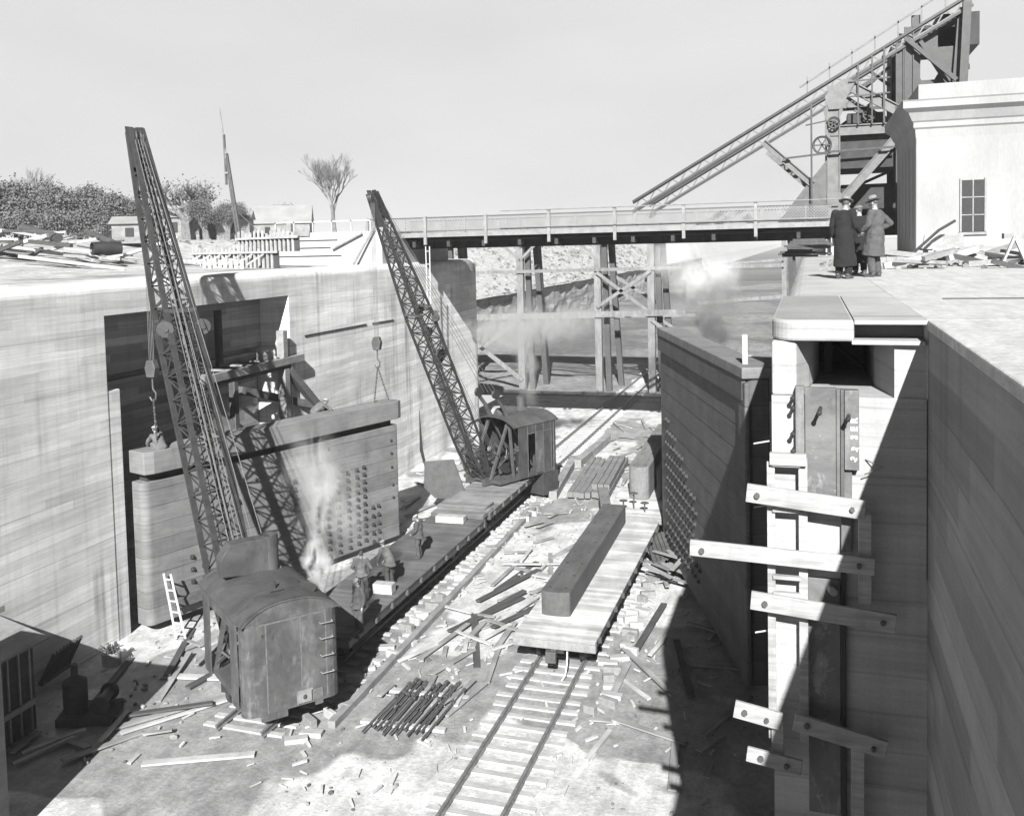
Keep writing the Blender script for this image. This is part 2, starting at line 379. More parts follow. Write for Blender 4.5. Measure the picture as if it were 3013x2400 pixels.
# ------------------------------------------------------------------ left lock wall
XL = -23.7
def lip(x, dirn, r=.38, n=6):
    """rounded coping from face x to the top; dirn=-1 wall lies at smaller x"""
    return [(x+dirn*(r-r*cos(pi/2*k/n)), -r+r*sin(pi/2*k/n)) for k in range(n+1)]
lw = thing('lock_wall', 'tall pale board-marked concrete wall along the left side of the lock', 'wall')
prof = [(-30, -13.4), (XL, -13.4)]+lip(XL, -1)+[(-30, 0)]
m = MB(); m.prism(prof, -16, 27.6, 'y'); m.build('wall_section', 'wall', lw)
m = MB()
m.prism(prof, 40.2, 66.8, 'y')
vs = []; n = 14; pf = [(XL, -13.4)]+lip(XL, -1)+[(-26.7, 0)]
for i in range(n+1):
    t = pi/2*i/n
    for x, z in pf:
        r = x+26.7; vs.append((-26.7+r*cos(t), 66.8+r*sin(t), z))
k_ = len(pf); m.add(vs, [(i*k_+k, (i+1)*k_+k, (i+1)*k_+k+1, i*k_+k+1) for i in range(n) for k in range(k_-1)])
m.box(-30, 66.8, -13.4, -26.7, 69.8, 0)
m.build('wall_section', 'wall', lw, smooth=True, angle=30)
rp = [(-30, -13.4), (-25.55, -13.4), (-25.55, -3.9), (-25.95, -3.9), (-25.95, -3.62), (-25.3, -3.62), (-25.3, -1.2), (-30, -1.2)]
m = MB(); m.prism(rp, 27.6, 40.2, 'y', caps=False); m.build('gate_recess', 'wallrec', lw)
m = MB(); m.prism([(-30, -1.2), (XL, -1.2)]+lip(XL, -1)+[(-30, 0)], 27.6, 40.2, 'y', caps=False); m.build('recess_lintel', 'wall', lw)
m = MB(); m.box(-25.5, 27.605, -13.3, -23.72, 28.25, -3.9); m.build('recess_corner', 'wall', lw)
# old form slots and stubs
for (y0, y1, z0, z1) in ((41.6, 48.5, -3.28, -3.3), (49.3, 52.2, -3.32, -3.36)):
    m = MB(); m.beam((XL+.01, y0, z0), (XL+.01, y1, z1), .06, .07); m.build('form_slot', 'steel', lw)

# ------------------------------------------------------------------ right lock wall
rw = thing('lock_wall', 'right lock wall with curved coping nose seen end-on beside the dark recess', 'wall')
XR = -.42
pr = [(1.27, -13.4), (1.27, -.004)]+list(reversed([(-a-24.12+.0, b) for a, b in lip(XL, -1)]))+[(XR, -13.4)]
m = MB(); m.prism([(1.27, -13.4), (1.27, -.004), (XR+.38, -.004)]+[(XR+.38-.38*sin(pi/2*k/6), -.38+.38*cos(pi/2*k/6)) for k in range(1, 7)]+[(XR, -13.4)], 16.5, 27.6, 'y'); m.build('wall_section', 'jamb', rw)
m = MB(); m.prism([(1.27, -13.4), (1.27, -.004), (XR+.38, -.004)]+[(XR+.38-.38*sin(pi/2*k/6), -.38+.38*cos(pi/2*k/6)) for k in range(1, 7)]+[(XR, -13.4)], 41.4, 75, 'y'); m.build('wall_section', 'jamb', rw)
m = MB(); m.prism([(1.27, -1.2), (1.27, -.004), (XR+.38, -.004)]+[(XR+.38-.38*sin(pi/2*k/6), -.38+.38*cos(pi/2*k/6)) for k in range(1, 7)]+[(XR, -1.2)], 27.6, 41.4, 'y'); m.build('lintel', 'jamb', rw)
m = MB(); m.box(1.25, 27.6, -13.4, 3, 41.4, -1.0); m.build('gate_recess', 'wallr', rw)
# jamb facing the camera: plan-curved slab nose over a set-back face with a splayed niche
YJ = 11.65
def arc_plan(n=8):
    # front outline of slab from lock face round the nose to the channel corner
    pts = []
    for k in range(n+1):
        t = pi/2*k/n; pts.append((XR+.3-.3*cos(t), 12.0-.4*sin(t)))
    return pts
slab = arc_plan()+[(.5, 11.6), (.5, 16.5), (XR, 16.5)]
m = MB(); m.prism(slab, -.25, 0, 'z'); m.build('coping_nose', 'jamb', rw, bevel=.035)
m = MB(); m.prism([(.502, 11.6), (1.27, 11.6), (1.27, 12.2), (.502, 12.2)], -.05, -.002, 'z'); m.build('coping_edge', 'jamb', rw)
m = MB(); m.box(.502, 12.15, -.3, 1.27, 16.5, -.002); m.build('channel_back', 'jamb', rw)
m = MB(); m.prism([(.47, 11.6), (1.25, 11.56), (1.25, 12.15), (.502, 12.15)], -.285, -.235, 'z'); m.build('channel_shelf', 'jamb', rw, bevel=.01)
# body under the slab, with niche
m = MB()
m.box(XR, YJ, -13.4, 1.33, 16.5, -.9)                              # main jamb
m.build('jamb_face', 'jamb', rw)
colp = [(XR, 12.2)]+[(XR+.32-.32*cos(t*pi/2/5), 12.2-.4*sin(t*pi/2/5)) for t in range(1, 6)]+[(.02, 11.9), (.15, 12.6), (.15, 16.4), (XR, 16.4)]
m = MB(); m.prism([(XR+.003, 11.67), (-.14, 11.67), (.0, 12.2), (.13, 13.3), (.13, 16.4), (XR+.003, 16.4)], -.9, -.255, 'z'); m.build('niche_column', 'jamb', rw, bevel=.03)
m = MB(); m.prism([(.93, 11.67), (1.33, 11.67), (1.33, 16.4), (.77, 16.4), (.77, 12.6)], -.9, -.29, 'z'); m.build('niche_side', 'jamb', rw)
m = MB(); m.box(.13, 15.0, -.9, .77, 16.4, -.25); m.build('niche_back', 'wallr', rw)
m = MB(); m.box(.2, 13.6, -.9, .3, 13.75, -.3); m.beam((.15, 13.9, -.35), (.7, 13.5, -.8), .05); m.build('niche_stub', 'steel', rw)
# long side of the near recess, in shade
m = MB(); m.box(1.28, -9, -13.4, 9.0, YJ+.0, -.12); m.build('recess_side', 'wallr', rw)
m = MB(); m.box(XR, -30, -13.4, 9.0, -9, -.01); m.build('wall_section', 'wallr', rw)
for x, y, l in ((1.9, 15.4, 2.2), (3.4, 13.6, 3.2)):
    m = MB(); m.box(x, y, 0, x+l, y+.12, .012); m.build('cable_slot', 'steel', rw)

m = MB(); m.box(1.27, -9, -.12, 9.0, YJ-.003, -.001); m.build('recess_coping', 'coping', rw, bevel=.02)
# hinge casting on the jamb
hc = thing('hinge_casting', 'rusty steel guide casting chalked 3 ER on the sunlit jamb face', 'casting')
def cst(x0, x1, z0, z1, y, th=.03, nm='plate', mt='cast'):
    m = MB(); m.box(x0, y, z0, x1, y+th, z1); return m.build(nm, mt, hc, bevel=.006)
cst(-.15, -.05, -1.66, -.77, 11.52, .15, 'side_flange')
cst(-.045, .30, -2.14, -.79, 11.585, .08, 'plate')
cst(.30, .345, -2.14, -.80, 11.56, .1, 'web')
cst(.345, .385, -2.16, -.80, 11.53, .13, 'web', 'steel2')
cst(.388, .545, -1.72, -.80, 11.50, .16, 'side_flange')
cst(.35, .47, -2.7, -1.74, 11.57, .1, 'lower_flange')
cst(-.02, .34, -5.9, -3.05, 11.60, .06, 'lower_plate')
cst(.345, .40, -6.5, -2.8, 11.57, .09, 'web', 'steel')
for (x, z, l) in ((.13, -1.02, .2), (.44, -1.08, .2), (-.16, -.88, .06), (-.16, -1.0, .06), (-.16, -1.3, .06), (-.16, -1.5, .06), (.52, -5.0, .06), (.52, -5.5, .06)):
    m = MB(); m.tube([(x, 11.6, z), (x-.02, 11.52-l, z-.02)], .022, 8); m.ball((x-.02, 11.52-l, z-.02), .03, 8, 5); m.build('bolt', 'steel', hc)
m = MB(); m.tube([(.62, 11.64, -1.62), (.79, 11.45, -1.66), (.6, 11.5, -1.76)], .008, 6); m.build('tie_wire', 'rope', hc)
hz = MB(); hz.box(-.04, 11.66, -3.0, .345, 11.9, -2.15)
cv = bpy.data.curves.new('chalk_mark', 'FONT')
def chalk(txt, x, z, size, rot):
    c = bpy.data.curves.new('chalk_mark', 'FONT'); c.body = txt; c.size = size; c.extrude = .0015; c.offset = .0035; c.space_character = 1.15
    o = bpy.data.objects.new('chalk_mark', c); COL.objects.link(o); o.parent = hc
    dg = bpy.context.evaluated_depsgraph_get(); me = bpy.data.meshes.new_from_object(o.evaluated_get(dg))
    me.name = 'chalk_mark'; me.materials.clear(); me.materials.append(M['chalk'])
    q = bpy.data.objects.new('chalk_mark', me); COL.objects.link(q); q.parent = hc
    q.location = (x, 11.495, z); q.rotation_euler = Matrix.Rotation(radians(90), 3, 'X').to_euler(); 
    q.rotation_euler = (Matrix.Rotation(radians(-rot), 3, 'Y') @ Matrix.Rotation(radians(90), 3, 'X')).to_euler()
    bpy.data.objects.remove(o)
chalk('3 E R', .525, -1.36, .10, 90)
chalk('2', .52, -1.50, .09, 75); chalk('2', .50, -1.62, .09, 60)
bpy.data.curves.remove(cv)

# wooden ladder and staging boards on the jamb
ld = thing('ladder', 'pale wooden ladder boarded against the concrete jamb beside the casting', 'ladder', (-.24, 11.4, -1.6))
m = MB(); m.beam((-.19, .1, -3.4), (-.19, .1, -.06), .09, .05, (0, 1, 0)); m.build('stringer', 'woodj', ld, bevel=.004)
m = MB(); m.beam((.17, .1, -3.4), (.17, .1, 0), .1, .05, (0, 1, 0)); m.build('stringer', 'woodj', ld, bevel=.004)
for k, z in enumerate((-.08, -.62, -1.17, -1.42, -1.62)):
    m = MB(); m.beam((-.17, .06, z), (.14, .06, z), .06, .045); m.build('rung', 'woodj', ld)
m = MB(); m.box(-.2, .0, -.08, .21, .09, .06); m.build('top_board', 'woodj', ld, bevel=.005)
for i, (x0, z0, x1, z1, h, lab) in enumerate((
    (-.70, -2.00, .60, -2.13, .27, 'topmost staging plank bolted across the pale jamb ladder'),
    (-1.36, -2.70, .70, -2.77, .24, 'longest staging plank, reaching out past the jamb edge toward the leaf'),
    (-.66, -3.27, .92, -3.40, .27, 'third staging plank, its right end dark in the recess shadow'),
    (-.86, -4.60, -.32, -4.69, .26, 'short sunlit plank stub low on the jamb edge'),
    (-.18, -4.66, .82, -4.86, .26, 'shaded plank across the dark recess low on the jamb'),
    (-.72, -5.12, -.1, -5.2, .22, 'lowest staging plank at the foot of the jamb view'))):
    m = MB(); m.beam((0, 0, 0), (x1-x0, 0, z1-z0), .05, h*.8, (0, 0, 1)); 
    o = m.build('staging_plank', 'woodj', bevel=.008); tag(o, lab, 'plank', loc=(x0, 11.33-.01*i, z0))
    for bx, bz, br_ in ((.12+.02*(i % 3), -.02, .034), (x1-x0-.14-.03*(i % 2), z1-z0+.01, .028)):
        m = MB(); m.tube([(bx, -.02, bz), (bx, -.07, bz)], br_, 6); m.build('bolt', 'steel2', o)
for x, z0, z1, lab in ((.60, -3.25, -2.2, 'upright timber between the staging planks beside the shaded jamb'), (-.37, -5.3, -4.7, 'short sunlit upright post under the lowest plank'), (.52, -6.8, -4.9, 'shaded upright timber below the lowest planks')):
    m = MB(); m.box(-.07, 0, z0-z1, .07, .09, 0); tag(m.build('upright_post', 'woodj', bevel=.005), lab, 'post', loc=(x, 11.4, z1))
m = MB(); m.tube([(0, 0, 0), (.04, -.25, .04)], .045, 10); tag(m.build('pipe_stub', 'wood2', smooth=True), 'short pipe stub poking out of the jamb near the third plank', 'pipe', loc=(.22, 11.62, -3.16))
for x, z, a in ((-.45, -2.22, 0), (-.45, -3.75, .1), (-.45, -1.45, .3)):
    m = MB(); m.tube([(0, 0, 0), (-.18, -.05, -.03)], .01, 6); tag(m.build('anchor_rod', 'roped'), 'thin iron anchor rod sticking out of the jamb corner', 'rod', 'anchor rods on the jamb', loc=(x, 11.66, z))

# ------------------------------------------------------------------ gate leaves
def leaf(P0, P1, ztop, zbot, mat, label, knobs, capz=None, thick=.75, flip=1):
    d = Vector((P1[0]-P0[0], P1[1]-P0[1], 0)); L = d.length; rz = atan2(d.y, d.x)
    t = thing('gate_leaf', label, 'lock gate', (P0[0], P0[1], zbot), rz)
    H = ztop-zbot
    # plan outline with rounded heel and mitre
    side = flip  # +1: the face with knobs is at -y local
    def outline(t0, t1, e0=.28, e1=.12):
        pts = [(0+e0, t0)]
        for k in range(1, 6): a = pi/2*k/6; pts.append((e0-e0*sin(a), t0+e0-e0*cos(a)) if True else None)
        pts += [(0, t0+e0), (0, t1-.05), (.1, t1), (L-.1, t1), (L, t1-.05), (L, t0+e1), (L-e1*.4, t0+e1*.3), (L-e1, t0)]
        return pts
    m = MB(); pl = outline(-thick/2*1, thick/2); 
    if side < 0: pl = [(x, -y) for x, y in pl]
    m.prism(pl, 0, H-.02, 'z'); m.build('leaf_body', mat, t, bevel=.02)
    fy = -thick/2*side
    # knobs (bolt plates) on the face
    proto = None; cnt = 0
    for (u, z) in knobs:
        if proto is None:
            m = MB(); m.box(-.08, -.05, -.075, .08, .05, .075); m.box(-.045, -.11*side if side > 0 else .0, -.05, .045, 0 if side > 0 else .11, .05)
            proto = m.build('bolt_block', 'knob', t, bevel=.01); o = proto
        else:
            o = proto.copy(); COL.objects.link(o); o.parent = t
        o.location = (u, fy, z)
    return t, L, rz, fy
M['knob'] = surf('bolt_block_steel', .035, .6, .3, 3)
M['knobp'] = surf('bolt_block_wood', .5, .7, .3, 3)
kl = []
for c, u in enumerate((6.95, 8.1, 8.75, 9.35, 9.95, 10.5, 10.95)):
    for r in range(11): 
        if c > 0 or r > 6: kl.append((u, (.15 if c else .55)+.335*r+.035*c))
kl += [(11.45+.35*c, .15+.4*r) for c in range(2) for r in range(5)]
kl += [(1.9+.5*c, 1.15+.47*r) for c in range(2) for r in range(3)]+[(4.1, 2.2+.5*r) for r in range(4)]
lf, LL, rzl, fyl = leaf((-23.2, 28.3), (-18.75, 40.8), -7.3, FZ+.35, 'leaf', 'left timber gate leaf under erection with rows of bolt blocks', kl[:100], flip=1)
# extra sun-struck plates and ledge
m = MB(); m.prism([(0, -.5), (.35, -.62), (LL-.2, -.62), (LL+.1, -.5), (LL+.1, .45), (0, .45)], 5.6, 6.42, 'z')
pass
M['beamtop'] = timber('fresh_top_timber', .15, 0, (.6, .6, 9), .15)
tb = m.build('top_timber', 'beamtop', lf, bevel=.03)
tb['label'] = 'paler heavy top timber just laid with a dark gap below'
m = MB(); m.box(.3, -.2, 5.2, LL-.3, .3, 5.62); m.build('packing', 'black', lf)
m = MB(); m.box(1.0, -.72, .45, 4.5, -.38, .75); m.build('sill_timber', 'beam', lf)
for x, z in ((LL-.5, 4.6), (LL-.5, 4.0), (LL-.5, 3.35), (LL-.45, 2.5), (LL-.45, 1.9), (2.2, 4.6), (2.2, 3.2), (5.0, 4.4), (8.9, 4.9)):
    m = MB(); m.ball((x, -.38, z), .07, 8, 5); m.build('bolt_head', 'steel', lf)
kr = [(8.2+.42*c+(.21 if r % 2 else 0), .9+.42*r) for c in range(10) for r in range(13) if .42*r < 5.6-.33*(9-c)]
kr = [(u, z) for (u, z) in [(12.6-.55*c-(.27 if r % 2 else 0), .9+.5*r) for c in range(12) for r in range(11)] if z < 6.3-.42*(12.6-u)][:100]
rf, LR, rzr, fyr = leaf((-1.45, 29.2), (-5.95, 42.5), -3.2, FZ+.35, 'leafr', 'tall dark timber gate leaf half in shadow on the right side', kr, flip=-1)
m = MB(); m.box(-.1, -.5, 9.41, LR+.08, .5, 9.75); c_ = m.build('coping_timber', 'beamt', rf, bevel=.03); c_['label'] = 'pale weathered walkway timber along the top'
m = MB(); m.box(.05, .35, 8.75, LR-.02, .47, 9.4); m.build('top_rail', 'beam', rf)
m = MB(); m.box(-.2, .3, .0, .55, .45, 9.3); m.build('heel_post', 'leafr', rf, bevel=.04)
for i in range(9):
    m = MB(); m.beam((LR-.3+.0*i, .45+.18*i, .55-.04*i), (LR-2.6-.2*i, .5+.2*i, .2), .16, .1)
    if i < 5: m.build('fender_board', 'beam', rf)
m = MB(); m.box(-.08, -.06, 0, .08, .06, 1.25); tag(m.build('guard_post', 'wood', bevel=.005), 'short pale post standing on top of the right leaf', 'post', loc=(-1.85, 29.9, -3.2))

# ------------------------------------------------------------------ tracks
def track(X, y0, label):
    t = thing('railway_track', label, 'railway track', (X, y0, FZ-.1))
    for s in (-1, 1):
        m = MB(); x = s*.7525; L = 118-y0+4
        m.prism([(x-.065, .16), (x+.065, .16), (x+.02, .19), (x+.015, .27), (x+.036, .28), (x+.036, .31), (x-.036, .31), (x-.036, .28), (x-.015, .27), (x-.02, .19)], 0, L, 'y')
        m.build('rail', 'rail', t)
    base = []
    for v in range(4):
        m = MB(); w = rnd(.1, .13); m.box(-1.3+rnd(-.06, .06), -w, -.04, 1.32+rnd(-.1, .12), w, .155); base.append(m)
    pr = None; protos = []
    for k in range(100):
        if k < 4: o = base[k].build('sleeper', 'sleeper', t, bevel=.012); protos.append(o)
        else: o = protos[random.randrange(4)].copy(); COL.objects.link(o); o.parent = t
        o.location = (rnd(-.1, .1), .3+.62*k+rnd(-.05, .05), rnd(-.015, .0)); o.rotation_euler = (0, 0, rnd(-.02, .02))
    m = MB()
    for k in range(100, int((118-y0)/.62)): m.box(-1.3+rnd(-.1, .1), .3+.62*k-.12, 0, 1.3+rnd(-.1, .1), .3+.62*k+.12, .155)
    m.build('sleeper', 'sleeper', t, kind='stuff')
    return t
TL, TR = -15.65, -7.84
track(TL, 22.9, 'left track running under both steam cranes and the grey flatcar')
track(TR, 14, 'right track running under the pale flatcar toward the camera')
# cribbing blocks showing beside the tracks
proto = []
for v in range(5):
    m = MB(); a, b, c = rnd(.14, .34), rnd(.08, .15), rnd(.06, .13); m.box(-a, -b, 0, a, b, c*2); o = m.build('tie_block', ('wood', 'wood2', 'sleeper', 'wood', 'wood2')[v], bevel=.02); proto.append(o)
used = set()
for (X0, n, ya, yb) in ((-13.75, 50, 23, 50), (-6.05, 36, 27, 46)):
    for k in range(n):
        y = ya+(yb-ya)*k/n+rnd(-.1, .1); i = random.randrange(5)
        o = proto[i] if i not in used else proto[i].copy()
        if i in used: COL.objects.link(o)
        used.add(i)
        tag(o, 'pale cribbing block in the ragged row beside the %s flatcar' % ('grey' if X0 < -10 else 'bleached'), 'wood block', 'cribbing blocks by the %s car' % ('left' if X0 < -10 else 'right'), loc=(X0+rnd(-.3, .3), y, FZ), rot=rnd(-.6, .6))

# ------------------------------------------------------------------ flatcars
def flatcar(X, y0, L, w, label, deck, side, end_t=.32, zt=1.25):
    t = thing('flatcar', label, 'flatcar', (X, y0, FZ))
    m = MB(); m.box(-w/2, 0, zt-.07, w/2, L, zt); d = m.build('deck', deck, t, bevel=.008)
    for s in (-1, 1):
        m = MB(); m.box(s*(w/2-.1)-.06, .05, zt-.36, s*(w/2-.1)+.06, L-.05, zt-.072); m.build('side_sill', side, t, bevel=.01)
    for yy in (0, L-.2):
        m = MB(); m.box(-w/2-.02, yy-.02, zt-end_t-.02, w/2+.02, yy+.2, zt-.073); m.build('end_sill', side if yy else ('deckend' if deck == 'deck_r' else side), t, bevel=.02)
    m = MB(); m.box(-.3, .1, zt-.5, .3, L-.1, zt-.3)
    for s in (-1, 1): m.tube([(s*.8, .6, zt-.4), (s*.8, 3.5, .55), (s*.8, L-3.5, .55), (s*.8, L-.6, zt-.4)], .025, 6)
    m.build('underframe', 'black', t)
    n = int(L/1.35); pp = None
    for k in range(n):
        for s in (-1, 1):
            if pp is None: m = MB(); m.box(-.05, -.07, -.17, .07, .07, .02); m.box(-.02, -.03, -.2, .03, .03, .035); pp = m.build('stake_pocket', side, t, bevel=.008); o = pp
            else: o = pp.copy(); COL.objects.link(o); o.parent = t
            o.location = (s*(w/2+.0), .7+1.35*k, zt-.09); o.rotation_euler = (0, 0, 0 if s > 0 else pi)
    for yb in (1.9, L-1.9):
        m = MB()
        for s in (-1, 1):
            m.beam((s*.99, yb-1.05, .5), (s*.99, yb+1.05, .5), .1, .16); m.beam((s*.99, yb-.9, .52), (s*.99, yb, .8), .08, .09); m.beam((s*.99, yb+.9, .52), (s*.99, yb, .8), .08, .09)
        m.box(-1.05, yb-.18, .45, 1.05, yb+.18, zt-.4); bg_ = m.build('bogie', 'black', t)
        for dy in (-.8, .8):
            m = MB()
            for s in (-1, 1): m.lathe([(.1, s*.66), (.40, s*.66), (.45, s*.68), (.43, s*.80), (.1, s*.82)], (0, yb+dy, .64), 20, 'x')
            m.tube([(-.9, yb+dy, .64), (.9, yb+dy, .64)], .07, 8)
            m.build('wheelset', 'steel', bg_)
    for yy, s in ((0, -1), (L, 1)):
        m = MB(); m.box(-.1, yy+(0 if s > 0 else -.35), .68, .1, yy+(.35 if s > 0 else 0), .92); m.box(-.17, yy+s*.36-.07, .62, .17, yy+s*.36+.07, .98); m.build('coupler', 'steel2', t, bevel=.02)
    m = MB(); m.tube([(.45, -.02, .9), (.47, -.15, .55), (.42, -.2, .2), (.3, -.3, .02)], .03, 8); m.build('brake_hose', 'roped', t, smooth=True)
    return t
M['deckend'] = timber('end_sill_wood', .2, 0, (6, 1, 6), .2)
fr = flatcar(TR, 28.9, 13.6, 2.72, 'bleached wooden flatcar with one dark beam lying on its deck', 'deck_r', 'wood3')
fl = flatcar(TL, 27.2, 13.9, 2.75, 'dark grey flatcar with workmen on it beside the left leaf', 'deck_l', 'steel2')
fc = flatcar(TL, 41.6, 11.5, 2.75, 'wooden car under the far steam crane with raised deck boards', 'deck_c', 'steel2', zt=1.38) if False else None
M['deck_c'] = planks('crane_car_deck', .17, .3, 1, .25)
fc = flatcar(TL, 41.7, 11.5, 2.75, 'plank-covered car carrying the far steam crane', 'deck_c', 'steel2', zt=1.38)
f2 = flatcar(TR, 43.2, 13.6, 2.72, 'second flatcar behind, loaded with round-ended beams beside the dark leaf', 'deck_r', 'wood3')
# machinery left on the far end of the pale car
for x, y, h in ((-8.35, 43.9, .5), (-7.35, 43.9, .45), (-7.95, 44.4, .75)):
    m = MB(); m.tube([(0, 0, 0), (0, 0, h)], .035, 8); m.lathe([(.02, h-.02), (.2, h-.02), (.2, h+.01), (.02, h+.01)], n=14); tag(m.build('brake_wheel', 'steel2'), 'small brake wheel on a staff at the car end', 'brake wheel', 'brake wheels between the pale cars', loc=(x, y, FZ+1.25))

def roundbeam(loc, L, w, h, rz, label, mat='beam', rt_=.35, cat='beam'):
    pts = []
    for k in range(9):
        a = -pi/2+pi*k/8; pts.append((w/2*sin(a), rt_*(1-cos(a))))
    pts = [(x, y) for x, y in pts]+[(w/2, L), (-w/2, L)]
    m = MB(); m.prism(pts, 0, h, 'z'); o = m.build('timber_beam', mat, bevel=.025)
    tag(o, label, cat, loc=loc, rot=rz)
    for k in range(int(L/1.3)):
        for s in (-.27, .27):
            m = MB(); m.lathe([(.02, 0), (.06, 0), (.06, .006), (.02, .006)], (s*w, .5+1.3*k, h), 8); m.build('bolt_hole', 'black', o)
    return o
roundbeam((-8.25, 30.7, FZ+1.26), 11.3, 1.02, .82, radians(.8), 'long dark squared beam lying alone on the bleached flatcar', rt_=.13)
roundbeam((-8.0, 46.0, FZ+1.26), 11.5, 1.0, 1.6, radians(1), 'deep round-ended beam on the second car, nearest the camera', 'beamt')
roundbeam((-7.15, 51.5, FZ+1.9), 9.0, 1.1, 1.35, radians(1.2), 'round-ended beam set back behind the nearer one on the second car', 'beamt')
roundbeam((-6.95, 46.2, FZ+1.26), 5, .45, 1.5, 0, 'narrow rounded baulk on the second car against the leaf', 'beam')
roundbeam((-8.95, 43.0, FZ+.9), 5.0, .5, .4, radians(14), 'long plank leaning off the corner of the second car', 'beamt', .05)
# squared timber stack on the floor
k = 0
for i in range(7):
    o = MB().box(-.15, 0, 0, .15, 8.6+rnd(-.6, .4), .3).build('squared_timber', 'beamt', bevel=.01)
    tag(o, 'squared timber in the low stack beside the second flatcar', 'timber', 'squared timbers in the low stack', loc=(-12.4+.325*i, 49.8+rnd(-.2, .2), FZ+.12), rot=radians(3.5+rnd(-.3, .3)))
for i in range(3):
    o = MB().box(-.15, 0, 0, .15, 7.2, .3).build('squared_timber', 'beamt', bevel=.01)
    tag(o, 'squared timber lying on top of the low stack beside the second flatcar', 'timber', 'squared timbers on top of the low stack', loc=(-11.2+.34*i, 50.5, FZ+.43), rot=radians(3.5))
for x in (-12.6, -11.8):
    pass
for (x, y, L, w, h, r, lab) in ((-13.3, 49.5, 9, .45, .45, 6, 'long timber baulk beyond the far crane, leaning along the track'), (-13.7, 57, 8, .5, .5, -2, 'grey baulk lying among planks beyond the timber stack'), (-12.6, 52.5, 6.5, .42, .4, -14, 'baulk lying askew between the crane and the timber stack'),
        (-13.25, 24.0, 24, .24, .22, 1.1, 'long straight timber stringer laid beside the left track')):
    o = MB().box(-w/2, 0, 0, w/2, L, h).build('timber_baulk', 'wood2', bevel=.012); tag(o, lab, 'timber', loc=(x, y, FZ), rot=radians(r))

# ------------------------------------------------------------------ loose planks and litter
lib = []
for v in range(7):
    L = (.5, .8, 1.2, 1.7, 2.3, 3.2, 4.2)[v]; w = (.12, .16, .2, .14, .22, .18, .24)[v]
    lib.append([MB().box(-w/2, -L/2, 0, w/2, L/2, (.03, .05, .04, .06, .05, .05, .06)[v]), ('wood', 'wood2', 'wood2', 'wood', 'wood2', 'wood2', 'wood3')[v], None])
areas = [(-13.0, -9.8, 24, 47, 60, 'between the two tracks'), (-6.0, -2.2, 24.5, 42, 48, 'right of the pale flatcar'), (-21.5, -17.4, 20.5, 30, 30, 'left of the near crane'),
         (-21.5, -17.2, 41.5, 58, 26, 'by the left wall past the leaf'), (-14, -9, 50, 72, 34, 'beyond the far crane')]
pc = 0
for (x0, x1, y0, y1, n, where) in areas:
    for k in range(n):
        v = random.choices(range(7), (3, 4, 5, 5, 5, 4, 3))[0]; L = lib[v]
        x, y = rnd(x0, x1), rnd(y0, y1)
        if where.startswith('between') and random.random() < .55: x = rnd(-11.6, -9.6); y = rnd(26.5, 38)
        if L[2] is None: o = L[0].build('loose_plank', L[1], bevel=.004); L[2] = o
        else: o = L[2].copy(); COL.objects.link(o)
        tag(o, 'loose board on the lock floor '+where, 'plank', 'loose boards '+where, loc=(x, y, FZ+.03+rnd(0, .12)), rot=(rnd(-.05, .06), rnd(-.1, .1), rnd(-1.6, 1.6) if random.random() < .6 else rnd(-.5, .3)))
m = MB()
for i in range(650):
    x, y = rnd(-22.8, -1.5), rnd(20.5, 60); r = rnd(.015, .06)
    if random.random() < .5: x = random.choice((-13.6, -6.1, -10.5))+random.gauss(0, .6)
    a = rnd(0, pi); l = rnd(.03, .22)
    m.beam((x-cos(a)*l, y-sin(a)*l, FZ+.04), (x+cos(a)*l, y+sin(a)*l, FZ+.04+r), r*1.5, r)
m.build('wood_chips', 'wood', kind='stuff')
m = MB()
for i in range(2600):
    x, y = rnd(-23, -1), rnd(20, 66); r = abs(random.gauss(0, .035))+.012
    if mnoise.noise((x*.35, y*.35, 2)) < .05: continue
    m.ball((x, y, FZ+.02+r*.3), (r*rnd(.8, 1.6), r*rnd(.8, 1.6), r*.7), 5, 3)
m.build('floor_grit', 'rock', kind='stuff')
# heap of boards at the foot of the right leaf
for i in range(16):
    a = rnd(-.3, .5); o = MB().box(-.1, 0, 0, .1, 2.4, .05).build('heap_board', 'wood2', bevel=.004) if i == 0 else hb.copy()
    if i == 0: hb = o
    else: COL.objects.link(o)
    tag(o, 'board in the heap at the foot of the dark right leaf', 'plank', 'boards heaped at the right leaf', loc=(rnd(-5.6, -4.2), rnd(37, 40.5), FZ+.05+.05*i), rot=(rnd(-.1, .2), rnd(-.1, .1), rnd(-.3, 1.0)))
# bundle of iron rods in the foreground
for i in range(12):
    x = -12.15+.165*i+rnd(-.03, .03)
    if i == 0:
        m = MB(); m.tube([(0, 0, 0), (0, 3.1, 0)], .032, 8); m.tube([(0, 3.0, 0), (0, 3.2, 0)], .055, 8); m.box(-.06, 2.2, -.03, .06, 2.32, .06); rod = m.build('iron_rod', 'steel2', smooth=True); o = rod
    else: o = rod.copy(); COL.objects.link(o)
    tag(o, 'long iron rod in the row laid on boards before the near crane', 'rod', 'iron rods laid in a row', loc=(x, 23.9+rnd(-.15, .3), FZ+.16+rnd(0, .04)), rot=rnd(-.03, .03)-.02)
for y in (24.6, 26.6):
    tag(MB().box(-1.3, -.1, 0, 1.3, .1, .1).build('bearer_board', 'wood', bevel=.01), 'pale bearer board under the %s ends of the iron rods' % ('near' if y < 25 else 'far'), 'plank', loc=(-11.25, y, FZ+.02), rot=.05)

